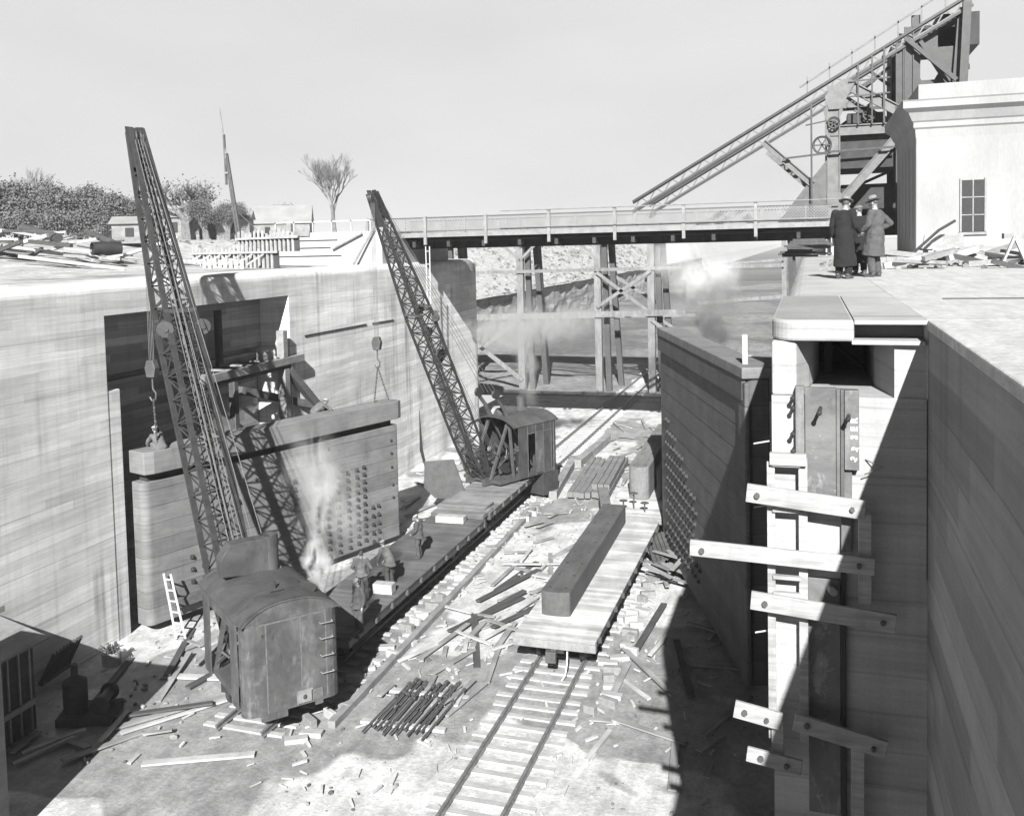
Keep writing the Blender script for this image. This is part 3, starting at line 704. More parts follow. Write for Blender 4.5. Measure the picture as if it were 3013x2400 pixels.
# ------------------------------------------------------------------ steam cranes
def lattice(m, F, T, wf, df, ts, bar=.04, ch=.09, cw=None):
    """F foot, T tip, half widths functions wf(t), df(t), ts panel stations"""
    ax = (T-F).normalized(); wv = ax.cross(Vector((0, 0, 1))).normalized(); dv = wv.cross(ax).normalized()
    def C(t, i, j): return F+(T-F)*t+wv*(i*wf(t))+dv*(j*df(t))
    for a, b in zip(ts, ts[1:]):
        for i in (-1, 1):
            for j in (-1, 1): m.beam(C(a, i, j), C(b, i, j)+ax*.02, ch*.6, cw or ch, wv)
    for n_, (a, b) in enumerate(zip(ts, ts[1:])):
        for j in (-1, 1):
            m.beam(C(a, -1, j), C(b, 1, j), bar, bar*.5, dv); m.beam(C(a, 1, j), C(b, -1, j), bar, bar*.5, dv)
            m.beam(C(b, -1, j), C(b, 1, j), bar, bar*.6, dv)
        for i in (-1, 1):
            m.beam(C(a, i, -1 if n_ % 2 else 1), C(b, i, 1 if n_ % 2 else -1), bar, bar*.5, wv); m.beam(C(b, i, -1), C(b, i, 1), bar, bar*.6, wv)
    return C, wv, dv, ax
def crane(loc, rz, tipw, label, near):
    t = thing('steam_crane', label, 'crane', loc, rz)
    Mi = Matrix.Translation(Vector(loc)) @ Matrix.Rotation(rz, 4, 'Z'); tip = Mi.inverted() @ Vector(tipw)
    w = 1.42 if near else 1.5; zf = 1.15 if near else 1.55
    ze, zr = zf+(2.5 if near else 2.8), zf+(3.02 if near else 3.25)
    # car body stays with track: built in world-aligned local frame
    R = Matrix.Rotation(-rz, 4, 'Z')
    def loc_rot(o): o.matrix_local = R; return o
    if near:
        m = MB(); m.box(-.9, -.9, .7, .9, 3.0, .98); loc_rot(m.build('car_frame', 'steel', t, bevel=.02))
        for y in (-.4, .6, 1.6, 2.5):
            m = MB()
            for s in (-1, 1): m.lathe([(.1, s*.66), (.40, s*.66), (.45, s*.68), (.43, s*.80), (.1, s*.82)], (0, y, .64), 20, 'x')
            loc_rot(m.build('wheelset', 'black', t))
    m = MB(); m.lathe([(1.15, .0), (1.15, .2), (1.0, .2)], (0, 0, zf-.25 if not near else zf-.22), 28); m.build('turntable', 'black', t)
    m = MB(); m.box(-w+.1, -2.6, zf-.06, w-.1, 1.7, zf+.12)
    m.beam((-.62, 1.0, zf+.05), (-.62, 2.2, zf+.05), .2, .35); m.beam((.62, 1.0, zf+.05), (.62, 2.2, zf+.05), .2, .35)
    m.build('bed_frame', 'steel2', t, bevel=.015)
    yb, yf = -2.75, (1.2 if near else .35)
    # house shell with rounded rear corners
    def outline(off=0, r=.32, n=4):
        pts = [(w+off, yf)]
        for k in range(n+1): a = pi/2*k/n; pts.append((w+off-r+r*cos(a), yb-off+r-r*sin(a)))
        for k in range(n+1): a = pi/2*k/n; pts.append((-w-off+r-r*sin(a), yb-off+r-r*cos(a)))
        pts.append((-w-off, yf)); return pts
    ol = outline(); il = [(x*.965, y+.04 if y < 0 else y) for x, y in ol]
    def shell(m, lo, hi, part=None):
        n = len(ol); rng = range(n-1) if part is None else part
        for k in rng:
            a, b, c, d = ol[k], ol[k+1], il[k+1], il[k]
            m.prism([a, b, c, d], lo, hi, 'z')
    m = MB()
    if near:
        n_ = len(ol)-1
        shell(m, zf-.1, ze, range(0, n_-1))
        m.box(-w, -2.1, zf-.05, -w+.05, -1.55, ze); m.box(-w, .6, zf-.05, -w+.05, yf, ze); m.box(-w, -1.55, ze-.35, -w+.05, .6, ze)
        # ragged lower skirt
        m.box(-.95, yb-.02, zf-.28, -.2, yb+.04, zf-.1); m.box(.62, yb-.02, zf-.2, .85, yb+.04, zf-.1)
    else:
        n_ = len(ol)-1
        shell(m, zf, ze, range(0, n_-1))
        m.box(-w, -.35, zf, -w+.05, yf, ze); m.box(-w, -2.25, zf, -w+.05, -.95, ze)
        m.box(-w, -.95, ze-.45, -w+.05, -.35, ze); m.box(-w, -.95, zf, -w+.05, -.35, zf+.12)
    m.build('house_wall', 'house' if near else 'house2', t, smooth=True, angle=35)
    # seams and rivet strips
    m = MB()
    for x in ((-.75, .25, 1.0) if near else (-.5, .5)): m.box(x-.02, yb-.012, zf-.08, x+.02, yb+.0, ze-.02)
    m.box(-w+.5, yb-.012, ze-.07, w-.5, yb, ze-.02)
    if not near:
        for y in (-.33, -.97, -1.57, -2.2): m.box(-w-.012, y-.02, zf+.02, -w, y+.02, ze-.05)
        m.box(-w-.02, -2.2, ze-.5, -w, -.3, ze-.46)
    m.build('seam_strip', 'seam', t)
    if near:
        for z in (1.0, 1.5, 2.0, 2.45):
            m = MB(); m.tube([(.82, yb, zf-.3+z), (.82, yb-.12, zf-.3+z), (1.18, yb-.12, zf-.3+z), (1.18, yb, zf-.3+z)], .014, 6); m.build('grab_iron', 'seamr', t)
        m = MB(); m.box(.1, yb-.05, zf-.02, .5, yb-.005, zf+.3); m.box(.08, yb-.06, zf-.04, .11, yb, zf+.32); m.box(.08, yb-.06, zf+.3, .55, yb, zf+.33); pk = m.build('coupler_pocket', 'steel3', t)
        m = MB(); m.ball((.3, yb-.06, zf+.14), (.06, .03, .07), 8, 6); m.build('hook', 'black', pk)
        m = MB(); m.box(.54, yb-.035, zf-.02, .85, yb-.005, zf+.28); m.build('patch_plate', 'seam', t)
        m = MB(); m.lathe([(.03, 0), (.03, .03)], (-.85, yb-.02, zf+2.15), 10, 'y'); m.build('rivet_hole', 'black', t)
    # arched roof
    n = 12; ov = .045; pts = []
    for k in range(n+1):
        x = -w-ov+(2*w+2*ov)*k/n; q = (x/(w+ov)); pts.append((x, ze+(zr-ze)*(1-abs(q)**2.7)))
    inn = [(x*.985, z-.05) for x, z in reversed(pts)]
    m = MB(); m.prism(pts+inn, yb-.02, (1.55 if near else .75), 'y'); m.build('roof', 'roof', t, smooth=True, angle=50)
    m = MB(); m.prism(pts+[(w, ze-.02), (-w, ze-.02)], yb+.02, yb+.07, 'y'); m.build('gable', 'house' if near else 'house2', t)
    # boiler and machinery inside
    m = MB(); m.lathe([(.62, zf), (.62, ze+.3), (.4, ze+.5)], (.35 if near else .2, -1.2 if near else -1.5, 0), 20); m.build('boiler', 'black', t, smooth=True)
    m = MB()
    for yy, r in ((.5, .42), (-.2, .5)):
        m.lathe([(r, -.55), (r, -.5), (r*.6, -.5), (r*.6, .5), (r, .5), (r, .55)], (0, yy, zf+.75), 20, 'x')
        for s in (-.75, .8): m.lathe([(.1, s), (r*1.15, s), (r*1.15, s+.08), (.1, s+.08)], (0, yy, zf+.75), 24, 'x')
    m.build('winch_drum', 'steel', t)
    for i in range(14):
        pass
    m = MB()
    for i in range(26):
        x, y, z = rnd(-1.1, 1.0), rnd(-.3, 1.4), zf+rnd(.15, 1.6); m.beam((x, y, z), (x+rnd(-.5, .5), y+rnd(-.4, .4), z+rnd(-.6, .6)), rnd(.03, .09), rnd(.03, .08))
        if i % 3 == 0: m.lathe([(.02, 0), (rnd(.08, .2), 0), (.14, .04), (.02, .04)], (x, y, z), 12, 'x')
    m.build('engine_gear', 'steel2', t)
    # stack
    if near:
        sx, sy, sb, st, sr = .42, .25, ze+.2, zr+1.02, .28
        m = MB(); m.prism([(-1.15, sb+.35), (.42, sb+.2), (.42, zr+.98), (-.85, zr+.98), (-1.15, zr+.55)], .0, .5, 'y'); m.build('exhaust_hood', 'roof', t, bevel=.02)
        m = MB(); m.lathe([(sr, sb), (sr, st), (sr*.9, st), (sr*.9, st-.3)], (sx, sy, 0), 24); m.build('smoke_stack', 'roof', t, smooth=True, angle=40)
        m = MB(); m.lathe([(.75, 0), (.75, .05), (.05, .12)], (.35, -1.75, zr-.16), 28); m.build('roof_hatch', 'roof', t, smooth=True, angle=40)
        m = MB(); m.box(-.3, -2.0, zr-.05, .1, -1.93, zr+.02); m.tube([(-.1, -1.7, zr), (-.1, -1.68, zr+.22)], .04, 8); m.build('roof_bracket', 'steel', t)
    else:
        m = MB(); m.lathe([(.55, zr-.25), (.5, zr+.05), (.25, zr+.2), (.25, zr+.75), (.2, zr+.75)], (.25, -1.7, 0), 20); m.build('smoke_stack', 'roof', t, smooth=True, angle=40)
        m = MB(); m.lathe([(.3, -.9), (.34, -.3), (.34, .3), (.2, .5)], (.2, -.2, zr+.02), 16, 'y'); m.build('roof_tank', 'roof', t, smooth=True)
        m = MB(); m.box(-w-.05, -1.5, zf+.12, -w-.015, -.93, ze-.42); m.build('door', 'house', t)
        m = MB(); m.box(-w+.02, -2.75, .3, w-.1, -1.5, zf-.02); m.build('counterweight', 'black', t, bevel=.03)
        m = MB(); m.ball((.75, .35, zf+1.35), (.12, .12, .15)); m.build('lamp', 'steel3', t)
    # A-frame horns with ball sheaves
    m = MB()
    for s in (-.72, .72):
        m.beam((s, 1.75, zf+.1), (s, .25, zr-.05), .13, .13); m.beam((s, .25, zr-.05), (s, -1.4, zf+.4), .1, .1)
        m.beam((s*1.75, .55, zf+.1), (s*1.1, .35, zr-.2), .12, .12)
    m.beam((-.72, .25, zr-.05), (.72, .25, zr-.05), .12)
    m.build('a_frame', 'steel2', t)
    if not near:
        for s in (-.55, .75):
            m = MB(); m.tube([(s, .2, zr-.1), (s, .55, zr+.55), (s-.02, .95, zr+1.0), (s-.05, 1.05, zr+1.15)], [.13, .11, .1, .1], 8); m.build('horn_arm', 'steel2', t, smooth=True)
            m = MB(); m.lathe([(.05, -.09), (.24, -.09), (.2, 0), (.24, .09), (.05, .09)], (s-.05, 1.08, zr+1.3), 18, 'x'); m.build('horn_sheave', 'steel', t)
    # boom
    F = Vector((0, 1.75, zf+.25)); T = tip
    hw = .52 if near else .5
    def wf(q): return hw if q < .6 else hw+(.19-hw)*((q-.6)/.4)
    def df(q): return (.2+q*2.2) if q < .12 else (.46 if q < .6 else .46+(.16-.46)*((q-.6)/.4))
    N = 22 if near else 20; ts = [i/N for i in range(N+1)]
    m = MB(); C, wv, dv, ax = lattice(m, F, T, wf, df, ts, .055, .13 if near else .12, .19 if near else .14); m.build('boom', 'boom', t)
    L = (T-F).length
    m = MB()
    for i in (-1, 1):
        m.beam(C(.92, i, 0)+wv*i*.01, C(1.0, i, 0)+ax*.15, .03, .3, wv, ); 
        m.lathe([(.05, -.05), (.3, -.05), (.26, 0), (.3, .05), (.05, .05)], tuple(C(.985, i*.4, 0)), 18, 'x')
    m.beam(C(.9, 0, -1), C(1.0, 0, -1), .34, .03, dv); m.build('boom_head', 'boom', t)
    m = MB()
    for i in (-1, 1):
        q = .58; c = C(q, i, 1)+wv*i*.16
        m.lathe([(.04, -.05), (.27, -.05), (.23, 0), (.27, .05), (.04, .05)], tuple(c), 18, 'y'); m.lathe([(.02, -.09), (.09, -.09), (.09, .09), (.02, .09)], tuple(c), 12, 'y')
    m.beam(C(.615, -1.15, 1), C(.615, 1.15, 1), .1, .14); m.beam(C(.61, -1.15, -1), C(.61, 1.15, -1), .1, .12)
    m.build('boom_sheave', 'steel2', t)
    if not near:
        for (q, r) in ((.52, .2), (.44, .26), (.42, .18), (.6, .2)):
            m = MB(); c = C(q, .4 if r > .2 else 1, 1.2); m.lathe([(.04, -.12), (r, -.12), (r*.8, 0), (r, .12), (.04, .12)], tuple(c), 14, 'x'); m.ball(tuple(c+Vector((.15, .1, -.1))), .16); m.build('guide_block', 'steel', t)
    # ropes
    ap = Vector((0, .3, zr+(.0 if near else 1.3)))
    m = MB()
    for i, x in enumerate((-.3, -.1, .1, .3)): m.tube([ap+Vector((x*1.6, .6 if not near else 0, 0)), T+wv*x*.5+dv*.15], .014, 5)
    for x in (-.16, .0, .16): m.tube([Vector((x, .6, zf+1.0)), T+wv*x*.8-dv*.05], .013, 5)
    for x in (-.25, .3): m.tube([C(.05, x, .2), C(.97, x*.4, .2)], .016, 5)
    m.build('hoist_rope', 'rope', t)
    # boom foot irons
    m = MB()
    for i in (-1, 1): m.beam(F+wv*i*.55-Vector((0, .2, .25)), F+wv*i*.52+ax*1.3, .06, .3, wv)
    m.build('boom_foot', 'boom', t)
    return t, Mi, T
M['seam'] = surf('seam_paint', .09, .6, .2, 5, obj=True); M['seamr'] = surf('worn_iron', .2, .5, .2, 5, obj=True)
RZ1 = atan2(.64, -.77)-pi/2
c1, Mi1, T1 = crane((-15.95, 24.75, FZ), RZ1, (-22.9, 28.7, 5.35), 'near steam locomotive crane seen from behind with its boom raised at left', True)
RZ2 = atan2(-.89, -.45)-pi/2
c2, Mi2, T2 = crane((-15.7, 48.4, FZ+.0), RZ2, (-19.5, 41.0, 3.55), 'far steam crane with open front lowering a chain to the left leaf', False)
def hookblock(x, y, ztop, zb, label, slings, parent_rope='rope'):
    t = thing('hook_block', label, 'hook', (x, y, zb))
    m = MB()
    for dx in (-.1, -.035, .035, .1): m.tube([(dx, 0, .55), (dx*.8, 0, ztop-zb)], .011, 5)
    m.build('fall_rope', 'rope', t)
    m = MB(); m.prism([(-.16, 0), (-.23, .35), (-.14, .62), (.14, .62), (.23, .35), (.16, 0)], -.14, .14, 'y'); m.build('block', 'steel2', t, bevel=.03)
    m = MB(); m.tube([(0, 0, 0), (0, 0, -.3), (.0, 0, -.42), (.13, 0, -.58), (.1, 0, -.8), (-.06, 0, -.85), (-.14, 0, -.72)], .035, 8); m.build('hook', 'steel2', t, smooth=True)
    m = MB()
    for s in slings: 
        a = Vector((0, 0, -.8)); b = Vector(s)-Vector((x, y, zb)); n = int((b-a).length/.13)
        for k in range(n): p = a.lerp(b, (k+.5)/n); m.ball(tuple(p), (.035 if k % 2 else .05, .05 if k % 2 else .035, .075), 6, 4)
    m.build('chain', 'steel2', t)
    return t
hookblock(-19.45, 40.9, 3.5, -3.85, 'crane block and chain sling hanging over the free end of the left leaf', ((-19.1, 39.6, -6.45), (-18.75, 40.7, -6.45)))
hookblock(-22.55, 28.6, 5.2, -3.5, 'crane block hanging beside the boom at the workman on the leaf top', ((-22.7, 28.9, -6.1),))

# steel plate leaning near the far crane
m = MB(); m.prism([(-.95, 1.9), (-1.0, .55), (-.45, 0), (.85, -.05), (1.15, .25), (.55, 2.0)], 0, .12, 'y')
tag(m.build('steel_plate', 'steel2', bevel=.01), 'grey steel gusset plate with a hole beside the far crane', 'steel plate', loc=(-17.9, 45.0, FZ+1.0), rot=.25)
m = MB(); m.tube([(0, 0, 0), (-.25, 0, 1.0), (-.3, 0, 3.1)], [.06, .09, .012], 6); tag(m.build('crowbar', 'steel'), 'tall dark spike standing against the wall left of the far crane', 'bar', loc=(-18.9, 45.2, FZ+2.4))

# ------------------------------------------------------------------ staging in the left recess
st = thing('recess_staging', 'timber staging platform on posts inside the left gate recess', 'scaffold', (-23.9, 33, -7.3))
def stp(a, b, w, h, nm, mt): 
    m = MB(); m.beam(a, b, w, h); return m.build(nm, mt, st, bevel=.01)
stp((.45, -.2, 3.05), (.45, 7.9, 3.05), .22, .34, 'ledger', 'wood2'); stp((.3, .0, 2.78), (.3, 6.9, 2.78), .2, .2, 'ledger', 'wood3')
stp((-1.4, .3, 3.0), (-1.4, 7.2, 3.0), .2, .25, 'ledger', 'wood3')
for y in (.6, 2.2, 3.8, 5.4): stp((-1.5, y, 3.15), (.55, y, 3.15), .25, .08, 'platform_board', 'wood2')
stp((.3, 6.35, -.1), (.3, 6.35, 2.68), .42, .42, 'post', 'wood2'); stp((.3, 6.3, 3.24), (.3, 6.3, 4.5), .38, .38, 'post', 'wood2')
stp((-.2, 2.95, -1.2), (-.2, 2.95, 2.9), .3, .3, 'post', 'beam'); stp((-.9, 3.0, 3.2), (-.9, 3.0, 5.7), .22, .3, 'post', 'black')
stp((.35, 6.7, 2.6), (.9, 9.3, -.1), .34, .34, 'brace', 'beam'); stp((-1.0, 4.6, 1.9), (.5, 8.6, .6), .36, .36, 'brace', 'beam')
m = MB(); m.box(-.5, 5.3, 3.2, .1, 5.9, 3.6); m.build('bundle', 'wood2', st, bevel=.05)
stp((-.3, 5.0, -.8), (-.3, 5.0, .2), .4, .5, 'prop_block', 'beam')

# ladder at the foot of the left leaf
ll = thing('ladder', 'white painted ladder leaning on the foot of the left gate leaf', 'ladder', (-21.55, 28.25, FZ))
M['whitep'] = surf('whitewashed_wood', .36, .8, .08, 4)
for s in (-.2, .2):
    m = MB(); m.beam((s, 0, .02), (s*.75-.75, .35, 2.25), .07, .05); m.build('stringer', 'whitep', ll, bevel=.005)
for k in range(6):
    z = .2+.37*k; q = z/2.25; m = MB(); m.beam((-.2+.05*q-.75*q, .35*q, z), (.2-.05*q-.75*q, .35*q, z), .06, .045); m.build('rung', 'whitep', ll)
# lower-left corner: plank hut, grating, tub, shaded engine
sh = thing('plank_hut', 'dark plank hut with a sloping roof cut by the left edge', 'hut', (-24.1, 19.0, FZ))
m = MB(); m.box(0, 0, 0, 2.35, 2.7, 2.65)
sh_w = m.build('wall', 'wood3', sh)
for k in range(7):
    m = MB(); m.box(2.352, .1+.4*k, .05, 2.40, .15+.4*k, 2.62); m.build('batten', 'wood', sh)
    m = MB(); m.box(.1+.36*k, -.05, .05, .15+.36*k, -.005, 2.62); m.build('batten', 'wood', sh)
m = MB(); m.prism([(-.2, 3.3), (2.7, 2.62), (2.7, 2.68), (-.2, 3.38)], -.3, 3.0, 'y'); m.build('roof', 'wood2', sh)
m = MB(); m.beam((2.45, -.2, .9), (2.45, 2.6, .9), .1, .16); m.build('rail_board', 'wood', sh)
tk = thing('shade_caster', 'unseen tall dark box added toward the viewer to cast floor shade', 'shade caster', (-19.5, 12.5, FZ))  # added out of view only to cast the lower-left floor shade
m = MB(); m.box(-1.6, 0, 0, 1.4, 4.6, 5.6); m.build('caster_wall', 'wood3', tk)
m = MB(); m.box(-1.7, -.1, 5.6, 1.5, 4.7, 5.75); m.build('rim', 'wood2', tk)
gr = thing('iron_grating', 'ribbed iron grating leaning on the foot of the left wall', 'grating', (-23.3, 23.5, FZ), .12)
for k in range(9):
    m = MB(); m.tube([(.0, .17*k, .35), (.55, .17*k, 1.35)], .06, 6); m.build('rib', 'steel2', gr)
m = MB(); m.box(-.05, -.05, .28, .1, 1.4, .4); m.build('frame_bar', 'steel2', gr)
tb_ = thing('wooden_tub', 'pale wooden tub heaped with cable ends on the floor by the wall', 'tub', (-22.6, 25.9, FZ))
m = MB(); m.lathe([(.3, 0), (.33, .45), (.3, .45), (.3, .4)], n=18); m.build('tub', 'wood', tb_, smooth=True, angle=40)
m = MB()
for k in range(34):
    a = rnd(0, 2*pi); r = rnd(.1, .5); m.tube([(cos(a)*.1, sin(a)*.1, .42), (cos(a)*r*.7, sin(a)*r*.7, .65+rnd(-.1, .08)), (cos(a)*r, sin(a)*r, .5+rnd(-.08, .1))], .02, 5)
m.build('cable_heap', 'wood3', tb_)
dk = thing('donkey_engine', 'small dark hoisting engine in the shade beside the plank hut', 'engine', (-20.6, 22.6, FZ), .4)
m = MB(); m.box(-.8, -.6, .05, .8, .6, .3); m.build('base', 'black', dk); m = MB(); m.lathe([(.35, .3), (.35, 1.2), (.1, 1.35), (.1, 1.7)], (-.4, 0, 0), 16); m.build('boiler', 'black', dk, smooth=True, angle=40)
m = MB(); m.lathe([(.28, -.5), (.28, -.45), (.16, -.45), (.16, .45), (.28, .45), (.28, .5)], (.45, 0, .6), 16, 'y'); m.build('drum', 'steel', dk)
for (x, y, L, w, r, mt, lab) in ((-19.4, 22.2, 6.5, .22, -38, 'wood2', 'long scaffold plank slanting across the floor left of the near crane'), (-19.0, 22.0, 6.0, .14, -35, 'wood', 'narrow pale pole beside the slanting scaffold plank'),
        (-20.3, 25.5, 2.6, .3, -80, 'wood', 'broad pale plank lying crosswise near the wooden tub'), (-17.3, 20.8, 3.0, .25, -65, 'wood', 'short wide plank behind the near crane'), (-18.0, 26.6, 3.2, .18, -30, 'wood2', 'plank lying under the near crane opening')):
    tag(MB().box(-w/2, 0, 0, w/2, L, .06).build('long_plank', mt, bevel=.005), lab, 'plank', loc=(x, y, FZ+.04), rot=radians(r))
# boxes on the left flatcar
for x, y, a, b, c, lab in ((-14.9, 31.3, .75, .42, .36, 'pale wooden box on the grey flatcar beside the man in the white hat'), (-15.7, 40.3, 1.35, .5, .3, 'long pale box across the far end of the grey flatcar'), ):
    m = MB(); m.box(-a/2, -b/2, 0, a/2, b/2, c); tag(m.build('wooden_box', 'wood', bevel=.015), lab, 'box', loc=(x, y, FZ+1.26), rot=.04)
m = MB(); m.box(-1.3, 0, 0, 1.3, 1.6, .18); m.box(-1.35, .9, .18, 1.1, 2.2, .28); tag(m.build('deck_ramp', 'deck_c', bevel=.01), 'low plank step between the grey flatcar and the crane car', 'boards', loc=(-15.65, 39.9+1.0, FZ+1.27))

# ------------------------------------------------------------------ bascule bridge
br = thing('bascule_bridge', 'steel bascule road bridge spanning the lock with lattice railings', 'bridge', (0, 55, 0))
XA, XB = -26.5, 1.6
m = MB(); m.box(XA, 1.2, .86, XB-.2, 1.42, 1.55); m.box(XA, 1.1, .84, XB-.2, 1.55, .88)
for k in range(22): m.box(XA+1.2*k+.3, 1.12, .9, XA+1.2*k+.36, 1.2, 1.55)
m.build('girder', 'black', br)
m = MB(); m.box(XA, 6.6, .9, XB-.2, 6.85, 1.55); m.build('girder', 'black', br)
m = MB(); m.box(XA, .25, 1.3, XB-.2, 6.6, 1.42); m.build('floor_plate', 'black', br)
for k in range(12):
    m = MB(); m.box(XA+.6+2.3*k, .23, .95, XA+.8+2.3*k, 6.6, 1.3); m.build('floor_beam', 'black', br)
m = MB(); m.box(XA, -.12, 1.55, XB-.25, 6.9, 1.82); m.build('deck', 'deck_c', br)
m = MB(); m.box(XA, -.16, 1.56, XB-.25, -.125, 1.84); m.build('edge_plate', 'steel3', br)
def railing(y, x0, x1, pole=True):
    n = int((x1-x0)/3.95); bay = (x1-x0)/n; p0 = None
    mm = MB(); L = bay; s = .17
    k = -1.0
    while k < L+1:
        for d in (1, -1):
            a = Vector((k, 0, 1.95)); b = Vector((k+d*.78, 0, 2.73))
            def clip(a, b):
                d_ = b-a; t0, t1 = 0., 1.
                for lo, hi in ((0, L),):
                    if abs(d_.x) < 1e-6: return None
                    ta, tb_ = (lo-a.x)/d_.x, (hi-a.x)/d_.x
                    if ta > tb_: ta, tb_ = tb_, ta
                    t0, t1 = max(t0, ta), min(t1, tb_)
                return (a+d_*t0, a+d_*t1) if t1-t0 > .05 else None
            c = clip(a, b)
            if c: mm.beam(c[0], c[1], .045, .012, (0, 1, 0))
        k += s
    for i in range(n):
        x = x0+bay*i
        if p0 is None: p0 = mm.build('lattice_panel', 'lat', br); o = p0
        else: o = p0.copy(); COL.objects.link(o); o.parent = br
        o.location = (x, y, 0)
        m = MB(); m.box(x-.09, y-.08, 1.1 if y < 0 else 1.8, x+.09, y+.08, 3.05 if (x > -17) else 2.85); m.build('rail_post', 'steel3', br)
        for q in (1/3, 2/3): 
            m = MB(); m.box(x+bay*q-.025, y-.03, 1.85, x+bay*q+.025, y+.03, 2.75); m.build('rail_stanchion', 'steel3', br)
    m = MB(); m.box(x0, y-.05, 2.73, x1, y+.05, 2.8); m.box(x0, y-.05, 1.9, x1, y+.05, 1.96); m.build('hand_rail', 'steel2', br)
    if pole:
        m = MB(); m.tube([(-17.6, y-.12, 3.02), (x1+.5, y-.12, 3.02)], .035, 6); m.tube([(-17.6, y-.14, 2.02), (x1+.3, y-.14, 2.02)], .035, 6); m.build('pipe_rail', 'steel3', br)
M['lat'] = surf('lattice_paint', .15, .6, .1, 3, obj=True)
railing(-.18, XA, XB-.4); railing(6.8, XA, XB-.4, False)
# trusses
def truss(y, lean=0):
    m = MB()
    A0 = Vector((-9.7, y, 3.0)); B0 = Vector((8.2, y, 3.0+.567*17.9))
    dz = Vector((0, 0, .31))
    m.beam(A0+dz, B0+dz, .13, .3, (0, 1, 0)); m.beam(A0-dz, B0-dz, .13, .3, (0, 1, 0)); m.prism([(A0.x, A0.z-.2), (B0.x, B0.z-.2), (B0.x, B0.z+.2), (A0.x, A0.z+.2)], y+.1, y+.11, 'y') if False else None; m.build('top_chord', 'steel', br)
    m = MB(); n = 40; d = (B0-A0)
    for k in range(n):
        a = A0+d*(k/n); b = A0+d*((k+1)/n); s = 1 if k % 2 else -1
        m.beam(a+dz*s*.85, b-dz*s*.85, .07, .03, (0, 1, 0)); m.beam(a+dz*.72, b+dz*.72, .14, .02, (0, 1, 0)); m.beam(a-dz*.72, b-dz*.72, .14, .02, (0, 1, 0))
    m.beam(A0+d*.0, A0+d*.12, .02, .5, (0, 1, 0)) if False else None
    m.build('lacing', 'truss', br)
    for ti, (nm, a, b, w) in enumerate((('diagonal', (-2.35, 6.35), (.25, 3.9), .3), ('post', (1.35, 1.8), (1.35, 9.2), .62), ('diagonal', (1.9, 9.3), (5.0, 7.4), .5), ('diagonal', (1.8, 3.0), (4.6, 6.3), .42), ('floor_strut', (1.2, 6.75), (4.6, 6.75), .5), ('post', (4.7, 1.0), (4.7, 11.2), .35), ('post', (5.15, 4.0), (5.15, 12.0), .4))):
        m = MB(); a_ = Vector((a[0], y, a[1])); b_ = Vector((b[0], y, b[1])); dd = (b_-a_).normalized(); pn = Vector((-dd.z, 0, dd.x))*w/2
        fo_ = Vector((0, .013*ti, 0)); m.beam(a_+pn+fo_, b_+pn+fo_, .06, .25, (0, 1, 0)); m.beam(a_-pn+fo_, b_-pn+fo_, .06, .25, (0, 1, 0)); m.beam(a_, b_, w-.06, .05, (0, 1, 0) ) if False else m.prism([(a_.x+pn.x, a_.z+pn.z), (b_.x+pn.x, b_.z+pn.z), (b_.x-pn.x, b_.z-pn.z), (a_.x-pn.x, a_.z-pn.z)], y-.02+.013*ti, y-.012+.013*ti, 'y')
        m.build(nm, 'truss' if nm != 'post' or a[0] < 2 else 'steel', br)
    m = MB(); m.prism([(-1.6, 1.85), (1.0, 1.85), (1.0, 5.2), (.2, 4.2)], y-.03, y+.03, 'y'); m.build('gusset_plate', 'steel2', br)
    for pg in ([(.9, 8.6), (1.1, 7.9), (1.7, 7.9), (2.5, 9.35), (1.9, 9.5), (1.3, 9.15)], [(1.0, 1.8), (2.6, 1.8), (1.7, 3.4), (1.0, 3.4)], [(4.4, 7.6), (6.9, 7.6), (7.2, 6.6), (4.4, 6.6)]):
        m = MB(); m.prism(pg, y-.16, y-.135, 'y'); m.build('gusset_plate', 'truss', br)
truss(.5); truss(6.6)
m = MB(); m.box(1.7, .9, 4.7, 4.5, 6.2, 6.5); m.build('counterweight', 'black', br)
m = MB(); m.box(1.9, .7, 1.0, 9, 7.5, 1.2); m.box(2.2, 7.2, 1.0, 9, 7.5, 4.0); m.box(1.8, 2.5, 1.2, 6.5, 6.5, 3.9); m.build('trunnion_pit_shade', 'black', br)  # solid black boxes stand in for the shade inside the pit opening
for (x, z, r, yy) in ((1.35, 7.15, .28, .2), (.75, 6.0, .45, .35), (3.2, 7.6, .3, 1.2)):
    m = MB(); vs = [(x+cos(2*pi*k/28)*r, yy, z+sin(2*pi*k/28)*r) for k in range(29)]; m.tube(vs, .06, 6)
    for k in range(6): a = k*pi/3; m.beam((x, yy, z), (x+cos(a)*r, yy, z+sin(a)*r), .07, .07, (0, 1, 0))
    m.build('gear_wheel', 'steel', br)
for (a, b, w) in (((-1.3, .2, 5.35), (1.2, .2, 5.55), .1), ((1.1, .15, 5.6), (4.5, .15, 5.7), .1), ((2.1, .3, 9.3), (4.2, .3, 9.4), .07), ((2.1, .3, 8.5), (4.2, .3, 8.6), .07), ((2.6, .3, 7.0), (2.6, .3, 10.2), .08), ((3.3, .3, 7.0), (3.3, .3, 10.6), .08), ((3.9, .3, 7.0), (3.9, .3, 11), .1), ((.2, .1, 1.9), (.2, .1, 8.2), .1), ((-.1, .2, 7.1), (1.1, .2, 7.3), .07), ((5.0, .2, 11.3), (7.4, .2, 9.0), .22), ((7.6, .3, 6.0), (7.9, .3, 13), .4)):
    m = MB(); m.beam(a, b, w, w); m.build('brace_bar', 'steel', br)
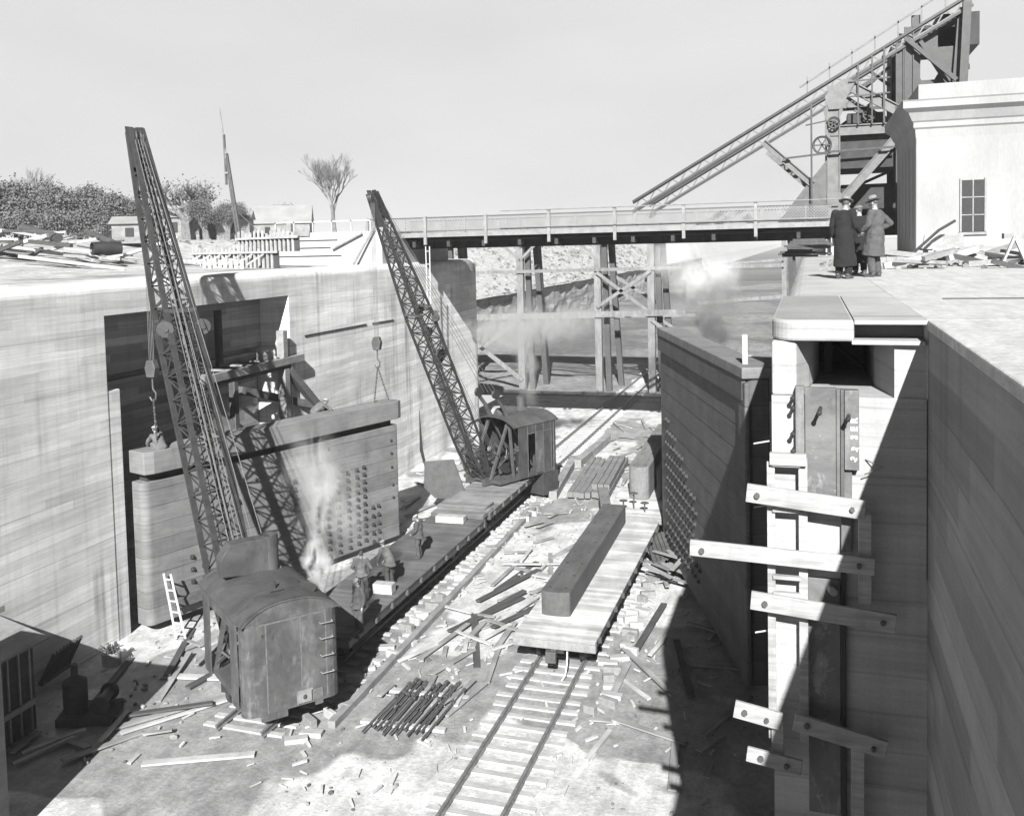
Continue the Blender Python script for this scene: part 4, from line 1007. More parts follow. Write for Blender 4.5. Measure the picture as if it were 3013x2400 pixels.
for (a, b) in (((1.7, 7.2), (4.2, 9.0)), ((2.0, 9.0), (4.4, 7.0)), ((1.6, 3.4), (4.4, 4.6)), ((2.6, 8.9), (4.6, 10.6)), ((3.2, 10.4), (4.8, 9.0)), ((1.9, 8.2), (4.6, 8.2)), ((1.8, 2.2), (2.9, 4.6)), ((2.6, 2.2), (4.5, 3.6))):
    m = MB(); m.beam((a[0], 3.2, a[1]), (b[0], 3.2, b[1]), .16, .16); m.build('lattice_brace', 'steel', br)
m = MB()
for k in range(40):
    x, z = rnd(4.3, 8), rnd(6.6, 12.2)
    if abs(x-5.9) < .75 and abs(z-10) < .8: continue
    m.beam((x, 1+rnd(0, 4), z), (x+rnd(-.2, 1.2), 1+rnd(0, 4), z+rnd(-.15, .6)), .16, .16)
m.box(6.6, 1.0, 10.9, 8.6, 5, 12.6); m.build('machinery', 'black', br)
# dark lifting tower over the lock house: posts, plate with a six-sided opening, machinery behind
hx = [(6.12+.62*cos(pi/3*k), 9.75+.62*sin(pi/3*k)) for k in range(6)]
ox = [(7.35, 9.75), (7.45, 11.9), (5.35, 11.9), (5.25, 9.75), (5.25, 7.9), (7.25, 7.9)]
m = MB()
for k in range(6):
    a, b = k, (k+1) % 6; m.prism([hx[a], hx[b], ox[b], ox[a]], 1.0, 1.04, 'y')
m.build('tower_plate', 'steel', br)
for (a, b, w) in (((5.5, .8, 1), (5.5, .8, 12.6), .42), ((7.3, .8, 6.5), (7.75, .8, 12.8), .42), ((5.7, .6, 11.2), (7.2, .6, 8.6), .2), ((4.75, 1.2, 6), (4.75, 1.2, 11), .3), ((5.2, .9, 7.9), (7.4, .9, 7.9), .3)):
    m = MB(); m.beam(a, b, w, .3, (0, 1, 0)); m.build('tower_post', 'steel', br)
m = MB(); m.box(4.4, 2, 6.2, 5.3, 5, 11.4); m.box(5.3, 1.6, 11.2, 7.6, 4.5, 12.2); m.box(5.3, 2, 6.4, 7.2, 4.5, 8.2); m.box(2.1, 1.5, 7.2, 4.0, 3.0, 7.75); m.build('hoist_house', 'black', br)
# walkway on the top chord
m = MB()
for k in range(7):
    x = .0+1.15*k; z = 3+.567*(x+9.7)+.3; m.beam((x, .4, z), (x, .4, z+.95), .07, .07)
m.beam((-.4, .4, 9.2), (7, .4, 3.0+.567*16.7+1.25), .07, .1); m.build('stair_rail', 'truss', br)
# abutments and timber bits around it
ab = thing('bridge_abutment', 'pale concrete abutment with dark tie lines at the left end of the bridge', 'abutment', (-24.2, 52, 0))
m = MB(); m.box(-7.6, 0, -.2, 0, 11, 2.0); m.build('block', 'conc_plain', ab, bevel=.03)
for z in (.55, 1.05, 1.5):
    m = MB(); m.box(-7.3, -.05, z, -3.0+rnd(-.5, .5), -.01, z+.05); m.build('tie_line', 'steel', ab)
m = MB(); m.box(-7.4, -.1, 1.8, -4.8, .1, 2.1); m.box(-6.3, -.2, 2.02, -6.0, .2, 2.6); m.beam((-1.7, -.5, 0), (-.3, -.3, 2.3), .12); m.beam((-3.2, -.2, 1.0), (-1.2, -.2, 1.9), .1); m.build('shoring', 'wood2', ab)
m = MB()
for k in range(6): m.box(-7.3+1.3*k, .1, 2.0, -7.22+1.3*k, .18, 2.7)
m.box(-7.3, .1, 2.62, -.7, .16, 2.7); m.build('guard_rail', 'wood', ab)
ra = thing('bridge_abutment', 'white concrete pier block at the right end of the bridge', 'abutment', (1.0, 54.2, 0))
m = MB(); m.box(-.1, .2, -.1, 1.9, 9, .86); m.box(.15, -.6, 0, 1.2, .15, 1.75); m.build('block', 'conc_plain', ra, bevel=.03)
for i in range(9):
    m = MB(); L = rnd(1.2, 2.6); m.box(-L/2, -.1, 0, L/2, .1, .1); tag(m.build('stacked_board', 'wood3', bevel=.005), 'dark board in the untidy pile under the right end of the bridge', 'plank', 'boards under the bridge end', loc=(-.1+rnd(-.4, .4), 50.2+rnd(-1, 1), .02+.1*i), rot=rnd(-.2, .2))
lh = thing('hanging_ladder', 'small pale ladder hanging down from the bridge girder', 'ladder', (-22.4, 54.9, 1.0))
for s in (-.13, .13): m = MB(); m.beam((s, -.12, 0), (s*.8, -.12, -3.6), .06, .04); m.build('stringer', 'whitep', lh)
for k in range(5): m = MB(); m.beam((-.16, -.12, -.3-.8*k), (.16, -.12, -.3-.8*k), .05, .04); m.build('rung', 'whitep', lh)

# ------------------------------------------------------------------ trestle beyond the bridge
tr = thing('timber_trestle', 'tall timber trestle crossing the dry canal behind the bridge', 'trestle', (0, 87, FZ))
xs_ = (-34, -26.1, -18.6, -13.65, -8.0, -2.0)
for i, x in enumerate(xs_):
    if i == 4: continue
    for dx, dy, w in ((0, 0, .62), (.75, .9, .5), (.95, 3.4, .5), (.6, 5, .5)):
        lean = .5 if dy > 3 else 0
        m = MB(); m.beam((x+dx+lean, dy, -.3), (x+dx*.6, dy, 14.3), w if i < 5 else .4, w if i < 5 else .4); m.build('post', 'trest' if dy == 0 else 'wood3', tr)
for (a, b, w) in (((-34, -.4, 11.3), (-2, -.4, 11.6), .3), ((-36, -.4, 6.9), (-10.5, -.4, 7.5), .55), ((-26, -.4, 7), (-34, -.4, 1), .4), ((-34, -.4, 7), (-26, -.4, 1), .4), ((-18.6, -.5, 11.2), (-13.6, -.5, 7.4), .3), ((-18.6, -.5, 8), (-13.6, -.5, 11.3), .3),
                  ((-18.6, 4, 11.2), (-13.6, 4, 8), .3), ((-18.6, 4, 8), (-13.6, 4, 11), .3), ((-13.6, -.4, 6.8), (-10.2, -.4, 4.2), .3), ((-13.6, 3, 6.8), (-9.6, 3, 4), .3), ((-9.5, -.4, 8.3), (-2, -.4, 8.9), .3), ((-26, -.4, 13.8), (-24, -.4, 14.6), .3), ((-10, -.4, 11.6), (-2, -.4, 12.1), .22), ((-26.1, -.3, 12.4), (-27.8, -.3, 14), .25), ((-26.1, -.3, 12.4), (-24.4, -.3, 14), .25), ((-18.6, -.3, 12.4), (-20.3, -.3, 14), .25),
                  ((-34, 3, 6.6), (-10, 3, 7.0), .3), ((-13.4, 1, .5), (-11.4, 1, 3.6), .25)):
    m = MB(); m.beam(a, b, w*.5, w, (0, 0, 1)); m.build('brace', 'trest', tr)
m = MB(); m.box(-44, -.6, 14.3, 3, 6.0, 14.75); m.build('deck', 'wood3', tr)

# ------------------------------------------------------------------ concrete control house on the right
ch = thing('control_house', 'white concrete lock house with a heavy cornice at the right edge', 'building', (4.15, 42, 0))
m = MB(); m.box(0, 0, -.02, 7, 8.5, 5.35); 
wl = m.build('wall', 'build', ch, bevel=.05)
for k in range(5):
    m = MB(); m.box(-.02, 1.0+1.5*k, .8, -.0, 1.7+1.5*k, 4.6); m.build('pilaster', 'build', ch)
cp = [(.3, 0), (0, 0), (-.03, .35), (-.1, .42), (-.1, .62), (-.16, .68), (-.3, 1.0), (-.52, 1.16), (-.52, 1.42), (-.56, 1.48), (.3, 1.48)]
m = MB()
ring = []
for (o, z) in cp: ring.append([(o, o, z), (7-o, o, z), (7-o, 8.5-o, z), (o, 8.5-o, z)])
vs = [p for r in ring for p in r]; n = len(cp)
m.add([(x, y, z+4.85) for x, y, z in vs], [(i*4+k, i*4+(k+1) % 4, (i+1)*4+(k+1) % 4, (i+1)*4+k) for i in range(n-1) for k in range(4)]+[(4*(n-1), 4*(n-1)+1, 4*(n-1)+2, 4*(n-1)+3)])
m.build('cornice', 'build', ch)
m = MB(); m.box(.1, .1, 6.3, 6.9, 8.4, 7.0); m.build('parapet', 'build', ch, bevel=.02)
m = MB(); m.box(1.68, -.03, 1.05, 2.5, .0, 3.1); wf_ = m.build('window', 'glass', ch); m = MB(); m.box(1.58, -.1, .93, 2.6, -.005, 1.03); m.box(2.07, -.06, 1.05, 2.11, -.03, 3.1); m.box(1.68, -.06, 1.7, 2.5, -.03, 1.74); m.box(1.68, -.06, 2.4, 2.5, -.03, 2.44); m.box(1.61, -.07, 1.05, 1.68, 0, 3.18); m.box(2.5, -.07, 1.05, 2.57, 0, 3.18); m.build('frame', 'steel3', wf_)
# work clutter on the right coping
tsl = thing('trestle_sawhorse', 'wooden sawhorse with boards laid on it before the lock house', 'sawhorse', (6.0, 30.5, 0), .1)
for s in (-.45, .45):
    for q in (-1, 1): m = MB(); m.beam((s+q*.35, s*.4, 0), (s, s*.4, .85), .12, .06); m.build('leg', 'wood', tsl)
m = MB(); m.box(-.7, -.12, .8, .75, .12, .95); m.build('top_beam', 'wood2', tsl)
for i in range(26):
    L = rnd(.4, 2.2); w = rnd(.08, .25); h = rnd(.04, .2)
    m = MB(); m.box(-L/2, -w/2, 0, L/2, w/2, h)
    tag(m.build('offcut_board', random.choice(('wood', 'wood2', 'wood3', 'wood2'))), 'offcut in the clutter on the right coping before the lock house', 'offcut', 'offcuts before the lock house', loc=(rnd(2.6, 7.5), rnd(28.5, 34), rnd(0, .35)), rot=(rnd(-.2, .2), rnd(-.3, .3), rnd(-.6, .6)))
m = MB()
for i in range(160): x, y, r = rnd(.3, 6.5), rnd(29, 41), rnd(.03, .12); m.ball((x, y, r*.4), (r, r*rnd(.6, 1.3), r*.7), 5, 3)
m.build('coping_rubble', 'rock', kind='stuff')
sg = thing('steel_girder', 'riveted steel girder lying flat behind the standing men', 'girder', (1.6, 33.0, 0), .03)
m = MB(); m.box(0, 0, .02, 3.9, .08, .36); m.box(0, -.12, .36, 3.9, .2, .4); m.box(0, -.12, 0, 3.9, .2, .04)
for k in range(12): m.box(.2+.3*k, -.03, .1, .25+.3*k, 0, .3)
m.build('web', 'steel3', sg)
m = MB(); m.tube([(0, 0, 0), (.6, .1, .35), (1.3, .2, 1.0), (1.8, .3, 1.3)], .045, 8); tag(m.build('hose', 'black', smooth=True), 'dark hose rising from the girder to the lock house wall', 'hose', loc=(2.7, 33.4, .1))
pt = thing('planked_bench', 'low planked bench with boards on it at the foot of the lock house', 'bench', (3.6, 34.5, 0))
m = MB(); m.box(0, 0, .45, 2.4, .8, .52); m.build('top', 'wood2', pt)
for x in (.1, 1.1, 2.2): m = MB(); m.box(x, .1, 0, x+.1, .7, .45); m.build('leg', 'wood2', pt)
for i, (x, r) in enumerate(((3.9, .3), (4.5, -.3))):
    m = MB(); m.box(-.35, -.02, 0, .35, .02, .5); tag(m.build('leaning_panel', 'whitep'), ('left' if i == 0 else 'right')+' white board leaning on the low bench', 'board', loc=(x, 34.3, .5), rot=(.4, 0, r))

# ------------------------------------------------------------------ left bank: formwork, lumber, pipe, mast, houses, trees
fm = thing('formwork_wall', 'stepped board formwork with pale studs on the left bank', 'formwork', (-35.6, 49.4, 0), atan2(-4.5, 8.6))
FL = 9.7
for tier, (y, z0, z1, a, b) in enumerate(((0, 0, .95, 0, FL), (1.3, .9, 1.75, 3.2, FL))):
    m = MB(); m.box(a, y, z0+.0, b, y+.08, z1); m.build('sheeting', 'wood3', fm)
    n = int((b-a)/.45)
    for k in range(n): 
        m = MB(); x = a+.45*k+.1; m.box(x, y-.1, z0, x+.1, y-.005, z1+rnd(.15, .45)); m.build('stud', 'wood', fm)
    m = MB(); m.box(a-.1, y-.17, z1-.12, b+.1, y-.105, z1+.0); m.build('waler', 'wood', fm)
m = MB(); 
for k in range(14): x = .3+.6*k; m.box(x, -1.4, .0, x+.35, -1.35, .5+rnd(0, .1))
m.build('panel', 'whitep', fm)
for k in range(7): m = MB(); m.beam((1+1.2*k, -1.5, 0), (1.2+1.2*k, -.1, .8), .08); m.build('prop', 'wood', fm)
for i in range(40):
    L = rnd(1.2, 5); r = rnd(.06, .2); x, y = -38+rnd(-6, 3.5), 40+rnd(-3.5, 4.5)
    m = MB(); m.box(-L/2, -r/2, 0, L/2, r/2, r)
    tag(m.build('lumber', random.choice(('wood', 'wood2', 'wood3', 'wood3', 'wood'))), 'baulk in the jumbled lumber heap on the left bank', 'timber', 'lumber heaped on the left bank', loc=(x, y, zl(-(x+27))+rnd(.05, 1.3)), rot=(rnd(-.1, .1), rnd(-.25, .25), rnd(-.5, .9)))
for (x, y, L, r_, rz, rx, lab) in ((-41.5, 43.5, 6, .25, -.5, .12, 'thick dark log lying over the top of the lumber heap'), (-38.2, 44.5, 5, .2, -.6, .14, 'shorter dark log at the right end of the lumber heap')):
    m = MB(); m.tube([(-L/2, 0, 0), (L/2, 0, 0)], r_, 10); tag(m.build('log', 'wood3', smooth=True, angle=40), lab, 'log', loc=(x, y, zl(-(x+27))+1.2), rot=(0, rx, rz))
m = MB(); m.lathe([(.36, 0), (.36, 1.5), (.31, 1.5), (.31, .05)], (0, 0, 0), 24, 'y'); tag(m.build('steel_pipe', 'steel', smooth=True, angle=40), 'short wide steel pipe lying open-ended by the lumber heap', 'pipe', loc=(-35.6, 43.0, 1.3), rot=2.6)
ms = thing('guyed_mast', 'tall thin leaning mast rising above the left bank', 'mast', (-45.4, 69.5, 1.6))
m = MB()
T_ = Vector((-1.6, .2, 11.6)); 
for s in (-.14, .14): m.beam((s, 0, 0), (s*.4-1.05, .1, 7.6), .17, .17)
for k in range(12): q = k/12; m.beam((-.14*(1-q*.6)-1.05*q, 0, 7.6*q), (.14*(1-q*.6)-1.05*(q+.08), 0, 7.6*(q+.08)), .05, .05)
m.beam((-1.15, .1, 5.0), (-1.2, .1, 9.2), .15, .15); m.build('lower_mast', 'steel2', ms)
m = MB(); m.tube([(-1.1, .1, 7.2), T_], [.11, .05], 6); m.box(-1.3, -.1, 5.9, -.85, .3, 6.05); m.build('top_mast', 'steel3', ms)
m = MB(); 
for e in ((-.5, 0, 3.0), (.6, 3, .5)): m.beam((-.35, 0, 2.9), e, .05)
m.build('stay', 'steel3', ms)
def house(x, y, w, d, h, rf_, rz, label, wmat='clap', nwin=2, dark=False):
    t = thing('far_house', label, 'house', (x, y, zl(-(x+27))-.1), rz)
    m = MB(); m.box(-w/2, 0, 0, w/2, d, h); m.build('wall', wmat, t)
    m = MB(); m.prism([(-.3, h), (d/2, h+rf_), (d+.3, h)], -w/2-.3, w/2+.3, 'x'); m.build('roof', 'farroof', t)
    for k in range(nwin):
        m = MB(); xx = -w/2+w*(k+.5)/nwin; m.box(xx-.4, -.06, h*.35, xx+.4, -.01, h*.8); m.build('window', 'glass', t)
    return t
house(-62.6, 77, 3.3, 4, 1.9, .8, .5, 'small white shed behind the lumber heap', nwin=1)
house(-83.5, 112, 6.5, 6, 3.2, 1.4, .5, 'pale cottage half hidden behind the near crane boom', nwin=1)
house(-82, 119, 9, 7, 3.1, 1.6, .4, 'dark boarded house under the bare oak', 'fardark', 3)
house(-75.5, 114, 4.5, 5, 3.0, 1.3, .45, 'white end-wall cottage right of the oak', nwin=1)
house(-82, 131, 12.5, 8, 3.2, 2.6, .45, 'long grey-roofed building behind the leaning mast', 'farlong', 1) if 'farlong' in M else house(-80.5, 131, 13, 8, 2.6, 3.0, .45, 'long grey-roofed building behind the leaning mast', 'clap', 1)
for i, (x, y, h) in enumerate(((-101.2, 125, 5.2), (-98.5, 126, 4.2))):
    m = MB(); m.tube([(0, 0, 0), (0, 0, h)], [.35, .08], 6); m.box(-1, -.05, h*.4, 1, .05, h*.44); tag(m.build('pole', 'steel3'), ('taller' if i == 0 else 'shorter')+' thin pole far off between the hedge and the crane boom', 'pole', loc=(x, y, 3.2))
def tree(x, y, h, spread, label, leafy=0, seed=1, trunk=.25, fork=.3, up=.5, group=None, depth=5, nb=3, twm='twig', base=None):
    rg = random.Random(seed); t = thing('tree', label, 'tree', (x, y, base if base is not None else zl(-(x+27))-.1), 0, group)
    tm, cm, lm = MB(), MB(), MB()
    tips = []
    def br_(p, d, L, r, k):
        q = p+d*L*.5+Vector((rg.uniform(-1, 1), rg.uniform(-1, 1), rg.uniform(-.5, 1)))*L*.06; e = q+(d+Vector((rg.uniform(-1, 1), rg.uniform(-1, 1), .3))*.12).normalized()*L*.5
        (tm if k == 0 else cm).tube([p, q, e], [r, r*.85, r*.68], 6 if k < 2 else 3, cap=False)
        if k >= depth: tips.append(e); return
        if k >= depth-2: tips.append(q)
        for i in range(nb if k else nb+2):
            a = rg.uniform(0, 2*pi); sp = spread*rg.uniform(.55, 1.15)
            nd = (d*1+Vector((cos(a), sin(a), up*rg.uniform(-.2, 1)))*sp).normalized()
            br_(p+(e-p)*rg.uniform(.55, 1) if k else p+(e-p)*rg.uniform(.6, 1), nd, L*rg.uniform(.58, .82), r*.58, k+1)
    br_(Vector((0, 0, 0)), Vector((rg.uniform(-.05, .05), 0, 1)), h*fork, trunk, 0)
    if leafy:
        for i in range(int(leafy*1.7)):
            c = rg.choice(tips)+Vector((rg.gauss(0, 1), rg.gauss(0, 1), rg.gauss(0, .8)))*h*.045; s = h*rg.uniform(.004, .011)
            a = Vector((rg.uniform(-1, 1), rg.uniform(-1, 1), rg.uniform(-1, 1))).normalized(); b = a.orthogonal().normalized()
            lm.add([c+a*s, c+b*s, c-a*s, c-b*s*.8], [(0, 1, 2, 3)])
    k_ = h/max(v[2] for v in cm.v)
    for q in (tm, cm, lm): q.v = [(v[0]*k_, v[1]*k_, v[2]*k_) for v in q.v]
    tm.build('trunk', 'bark', t, smooth=True); cm.build('crown', twm, t)
    if leafy: lm.build('leaf_clumps', 'foliage', t)
    return t
tree(-81.2, 111.5, 8.4, .85, 'large spreading bare oak behind the near crane boom', 500, 3, .45, .22, .35, depth=5, nb=3)
tree(-78.0, 111.5, 5.6, .8, 'dense low tree just right of the bare oak', 4500, 4, .3, .2, .4)
tree(-75.4, 112.5, 5.2, .8, 'rounded low tree left of the leaning mast foot', 6000, 5, .3, .22, .4)
tree(-56.6, 107.8, 10.6, .5, 'vase-shaped bare elm standing alone against the sky', 0, 7, .26, .3, 1.0, depth=7, nb=3, base=2.6)
for i, (x, y, h, sd_) in enumerate(((-96, 92, 7.2, 11), (-93.5, 94.5, 6.8, 12), (-90, 96, 6.9, 13), (-88.3, 99.5, 5.9, 14), (-84.5, 99.5, 6.5, 15), (-83.2, 101, 5.2, 16), (-99, 89, 6.6, 17), (-104, 86, 6.4, 18))):
    tree(x, y, h, .8, 'bushy dry-leaved tree in the dense dark clump at the left', 8500, sd_, .25, .16, .3, group='trees of the dark clump', base=2.6)
for i in range(9):
    tree(-103+2.6*i+rnd(-.5, .5), 84+1.75*i+rnd(-.5, .5), rnd(3.0, 4.2), .9, 'low bush filling the foot of the dark tree clump', 4500, 60+i, .1, .1, .2, group='bushes of the dark clump', base=2.5)
tree(-97.5, 102, 10.0, .5, 'tall thin bare tree behind the dark clump', 0, 31, .2, .3, .9, depth=5, nb=3)
for i, (x, y, h) in enumerate(((-88, 141, 5.5), (-85, 145, 6.0))): tree(x, y, h, .8, ('left' if i == 0 else 'right')+' faint tree top behind the long roof', 2500, 40+i, .25, .25, .4)

# ------------------------------------------------------------------ people
def person(name_label, loc, rz, J, coat=None, coatlen=.5, coatm='cloth', troum='trou', hat='cap', hatm='hatg', s=1.0, tip=None, collar=True):
    D = dict(pel=(0, 0, .95), wai=(0, 0, 1.1), che=(0, 0, 1.3), nec=(0, 0, 1.47), hea=(0, .03, 1.62), sl=(-.19, 0, 1.42), sr=(.19, 0, 1.42), el=(-.25, -.03, 1.14), er=(.25, -.03, 1.14), wl=(-.26, .05, .88), wr=(.26, .05, .88),
             hl=(-.09, 0, .92), hr=(.09, 0, .92), kl=(-.1, .03, .5), kr=(.1, .03, .5), al=(-.11, -.02, .09), ar=(.11, -.02, .09), hd=(0, 1, -.1))
    D.update(J); V = {k: Vector(v)*s for k, v in D.items()}
    m = MB(); T_ = lambda a, b, r1, r2: m.tube([V[a], V[b]] if isinstance(a, str) else [a, b], [r1*s, r2*s], 12)
    def jt(p, r): m.ball(tuple(p), r*s, 10, 8)
    T_('pel', 'wai', .15, .13); T_('wai', 'che', .13, .155); T_('che', 'nec', .15, .07); jt(V['pel'], .15); jt(V['che'], .15); jt(V['wai'], .135)
    T_('nec', 'hea', .058, .06)
    for a in 'lr':
        T_('s'+a, 'e'+a, .055, .043); T_('e'+a, 'w'+a, .042, .028); jt(V['s'+a], .062); jt(V['e'+a], .043); T_('che', 's'+a, .11, .06)
        T_('h'+a, 'k'+a, .085, .058); T_('k'+a, 'a'+a, .056, .038); jt(V['h'+a], .09); jt(V['k'+a], .058); T_('pel', 'h'+a, .12, .09)
        ft = (V['a'+a]-V['k'+a]).normalized(); fd = Vector((0, 1, 0)); fd = (fd-ft*fd.dot(ft)).normalized()
        m.tube([V['a'+a]-fd*.04*s+ft*.04*s, V['a'+a]+fd*.16*s+ft*.055*s], [.045*s, .032*s], 10)
        # hand: palm and five separate fingers
        hd = (V['w'+a]-V['e'+a]).normalized(); sd2 = hd.cross(Vector((0, 1, 0)) if abs(hd.y) < .8 else Vector((0, 0, 1))).normalized(); nr = hd.cross(sd2)
        pw = V['w'+a]; m.tube([pw, pw+hd*.09*s], [.03*s, .038*s], 10)
        for f_ in range(4):
            b0 = pw+hd*.085*s+sd2*(f_-1.5)*.022*s; ln = (.068, .078, .074, .058)[f_]*s
            m.tube([b0, b0+hd*ln*.55+nr*.006*s, b0+hd*ln*.9+nr*.03*s], [.0095*s, .009*s, .008*s], 6)
        b0 = pw+hd*.03*s+sd2*.03*s; m.tube([b0, b0+(hd+sd2)*.03*s, b0+hd*.062*s+sd2*.034*s+nr*.01*s], [.012*s, .011*s, .009*s], 6)
    # head
    h = V['hea']; f = V['hd'].normalized(); rr = f.cross(Vector((0, 0, 1))).normalized(); u = rr.cross(f)
    def L_(x, y, z): return h+rr*x*s+f*y*s+u*z*s
    hb_ = len(m.v); m.ball((0, 0, 0), (.076, .094, .105), 14, 10)
    for i in range(hb_, len(m.v)): v = m.v[i]; m.v[i] = tuple(L_(v[0], v[1]+.0, v[2]+.03))
    m.tube([L_(0, .03, -.02), L_(0, .05, -.075)], [.06*s, .036*s], 10); m.tube([L_(0, .09, .02), L_(0, .113, -.015)], [.011*s, .017*s], 6)
    m.tube([L_(-.028, .088, -.048), L_(.028, .088, -.048)], .009*s, 6)
    m.tube([L_(-.05, .078, .045), L_(.05, .078, .045)], .013*s, 6)
    for q in (-1, 1): m.tube([L_(q*.076, -.005, -.02), L_(q*.084, -.015, .03)], .016*s, 6)
    o = m.build('person', 'skin', smooth=True, angle=0); tag(o, name_label, 'person', loc=loc, rot=rz)
    rm = o.modifiers.new('r', 'REMESH'); rm.mode = 'VOXEL'; rm.voxel_size = .0105; rm.use_smooth_shade = True
    def cloth(nm, mb, mat, vox=.016):
        c = mb.build(nm, mat, o, smooth=True, angle=0); r = c.modifiers.new('r', 'REMESH'); r.mode = 'VOXEL'; r.voxel_size = vox; r.use_smooth_shade = True
        d = c.modifiers.new('s', 'SMOOTH'); d.factor = .5; d.iterations = 3
        tx = bpy.data.textures.get('folds') or bpy.data.textures.new('folds', 'CLOUDS'); tx.noise_scale = .14
        e = c.modifiers.new('d', 'DISPLACE'); e.texture = tx; e.strength = .035; e.mid_level = .5
        return c
    # trousers
    m2 = MB(); 
    for a in 'lr':
        m2.tube([V['h'+a], V['k'+a], V['a'+a]+Vector((0, 0, .0))], [.115*s, .088*s, .078*s], 12); m2.ball(tuple(V['k'+a]), .088*s); m2.tube([V['pel'], V['h'+a]], [.16*s, .12*s], 12)
    m2.ball(tuple(V['pel']), .17*s); cloth('trousers', m2, troum)
    for a in 'lr':
        m4 = MB(); k_ = V['a'+a]; ft = (k_-V['k'+a]).normalized(); fd = Vector((0, 1, 0)); fd = (fd-ft*fd.dot(ft)).normalized()
        m4.tube([k_-ft*.06*s, k_-fd*.03*s+ft*.035*s], [.058*s, .06*s], 10); m4.tube([k_-fd*.05*s+ft*.045*s, k_+fd*.17*s+ft*.055*s, k_+fd*.2*s+ft*.06*s], [.052*s, .044*s, .03*s], 10); cloth('boot', m4, 'leather', .012)
    # jacket or overcoat
    m3 = MB(); g = .045
    m3.tube([V['pel'], V['wai'], V['che']], [(.15+g)*s, (.13+g)*s, (.15+g)*s], 16); m3.ball(tuple(V['pel']), (.155+g)*s); m3.ball(tuple(V['che']), (.15+g)*s)
    m3.tube([V['che'], V['nec']+(V['hea']-V['nec'])*.12], [.17*s, .082*s], 14)
    for a in 'lr':
        m3.tube([V['che'], V['s'+a]], [.14*s, .09*s], 12); m3.ball(tuple(V['s'+a]), .09*s); m3.tube([V['s'+a], V['e'+a]], [.085*s, .07*s], 12); m3.ball(tuple(V['e'+a]), .07*s); m3.tube([V['e'+a], V['w'+a]-(V['w'+a]-V['e'+a])*.03], [.068*s, .056*s], 12)
    if coatlen > 0:
        c_ = V['pel']; e_ = (V['kl']+V['kr'])/2; e_ = c_+(e_-c_).normalized()*coatlen*s
        n = 6; pts = [c_.lerp(e_, k/n) for k in range(n+1)]; m3.tube(pts, [(.19+.06*k/n)*s for k in range(n+1)], 16)
    cloth('overcoat' if coatlen > .3 else 'jacket', m3, coatm)
    if coatlen > .3:
        mb = MB(); mb.tube([V['nec']+Vector((0, .01, -.02))*s, V['nec']+(V['hea']-V['nec']).normalized()*.05*s], [.066*s, .061*s], 14); mb.build('shirt_collar', 'whitep', o, smooth=True)
    # hair and hat
    mh = MB(); mh.ball((0, 0, 0), (.081, .09, .09), 14, 8)
    for i in range(len(mh.v)): v = mh.v[i]; mh.v[i] = tuple(L_(v[0], v[1]-.018, v[2]+.04))
    mh.build('hair', 'hair', o, smooth=True)
    if hat == 'fedora': pr_ = [(.02, .175), (.06, .19), (.082, .17), (.09, .1), (.094, .075), (.16, .07), (.165, .076), (.1, .088)]
    elif hat == 'boater': pr_ = [(.02, .165), (.088, .165), (.092, .15), (.095, .08), (.155, .078), (.155, .086), (.1, .09)]
    else: pr_ = [(.02, .14), (.08, .13), (.108, .1), (.1, .075), (.09, .065), (.02, .07)]
    if hat:
        hm = MB(); hm.lathe(pr_, n=24); 
        for i in range(len(hm.v)): v = hm.v[i]; k_ = 1.12 if hat != 'cap' else 1.1; hm.v[i] = tuple(L_(v[0], v[1]*k_-.005, v[2]-.002+(.02*(-v[1]) if hat != 'cap' else -.12*v[1])))
        ho = hm.build('hat', hatm, o, smooth=True, angle=60)
        if hat == 'cap':
            bm_ = MB(); bm_.prism([(-.075, .06), (-.055, .13), (0, .15), (.055, .13), (.075, .06)], .062, .07, 'z')
            for i in range(len(bm_.v)): v = bm_.v[i]; bm_.v[i] = tuple(L_(v[0], v[1], v[2]-.1*v[1]))
            bm_.build('brim', hatm, ho)
        else:
            bd = MB(); bd.lathe([(.093, .078), (.0965, .08), (.0945, .108), (.091, .108)], n=24)
            for i in range(len(bd.v)): v = bd.v[i]; bd.v[i] = tuple(L_(v[0], v[1]*1.12-.005, v[2]))
            bd.build('hat_band', 'coatb', ho)
    return o
# three visitors on the coping
person('man in long black overcoat and light hat, nearest the coping edge', (.78, 23.3, 0), radians(-28),
       dict(che=(0, .03, 1.3), nec=(0, .06, 1.46), hea=(0, .11, 1.6), hd=(-.3, 1, -.35), wr=(.24, .25, 1.0), er=(.27, .02, 1.12), kl=(-.1, .05, .5)), coatlen=.68, coatm='coatb', troum='coatb', hat='boater', hatm='hatg', s=1.06)
person('shorter man in flat cap and dark coat, half hidden between the other two', (1.25, 26.0, 0), radians(20),
       dict(hd=(-.5, 1, -.2), hea=(0, .06, 1.6)), coatlen=.66, coatm='coatb', troum='coatb', hat='cap', hatm='hatg', s=1.0)
person('tall man in belted grey overcoat with hand on hip and felt hat', (1.50, 24.05, 0), radians(62),
       dict(er=(.42, -.16, 1.18), wr=(.27, .06, 1.05), el=(-.25, .05, 1.15), wl=(-.2, .2, 1.02), hd=(.1, 1, -.3), kl=(-.1, .06, .5), al=(-.1, .02, .09)), coatlen=.48, coatm='coatg', troum='trou', hat='fedora', hatm='hatg', s=1.06)
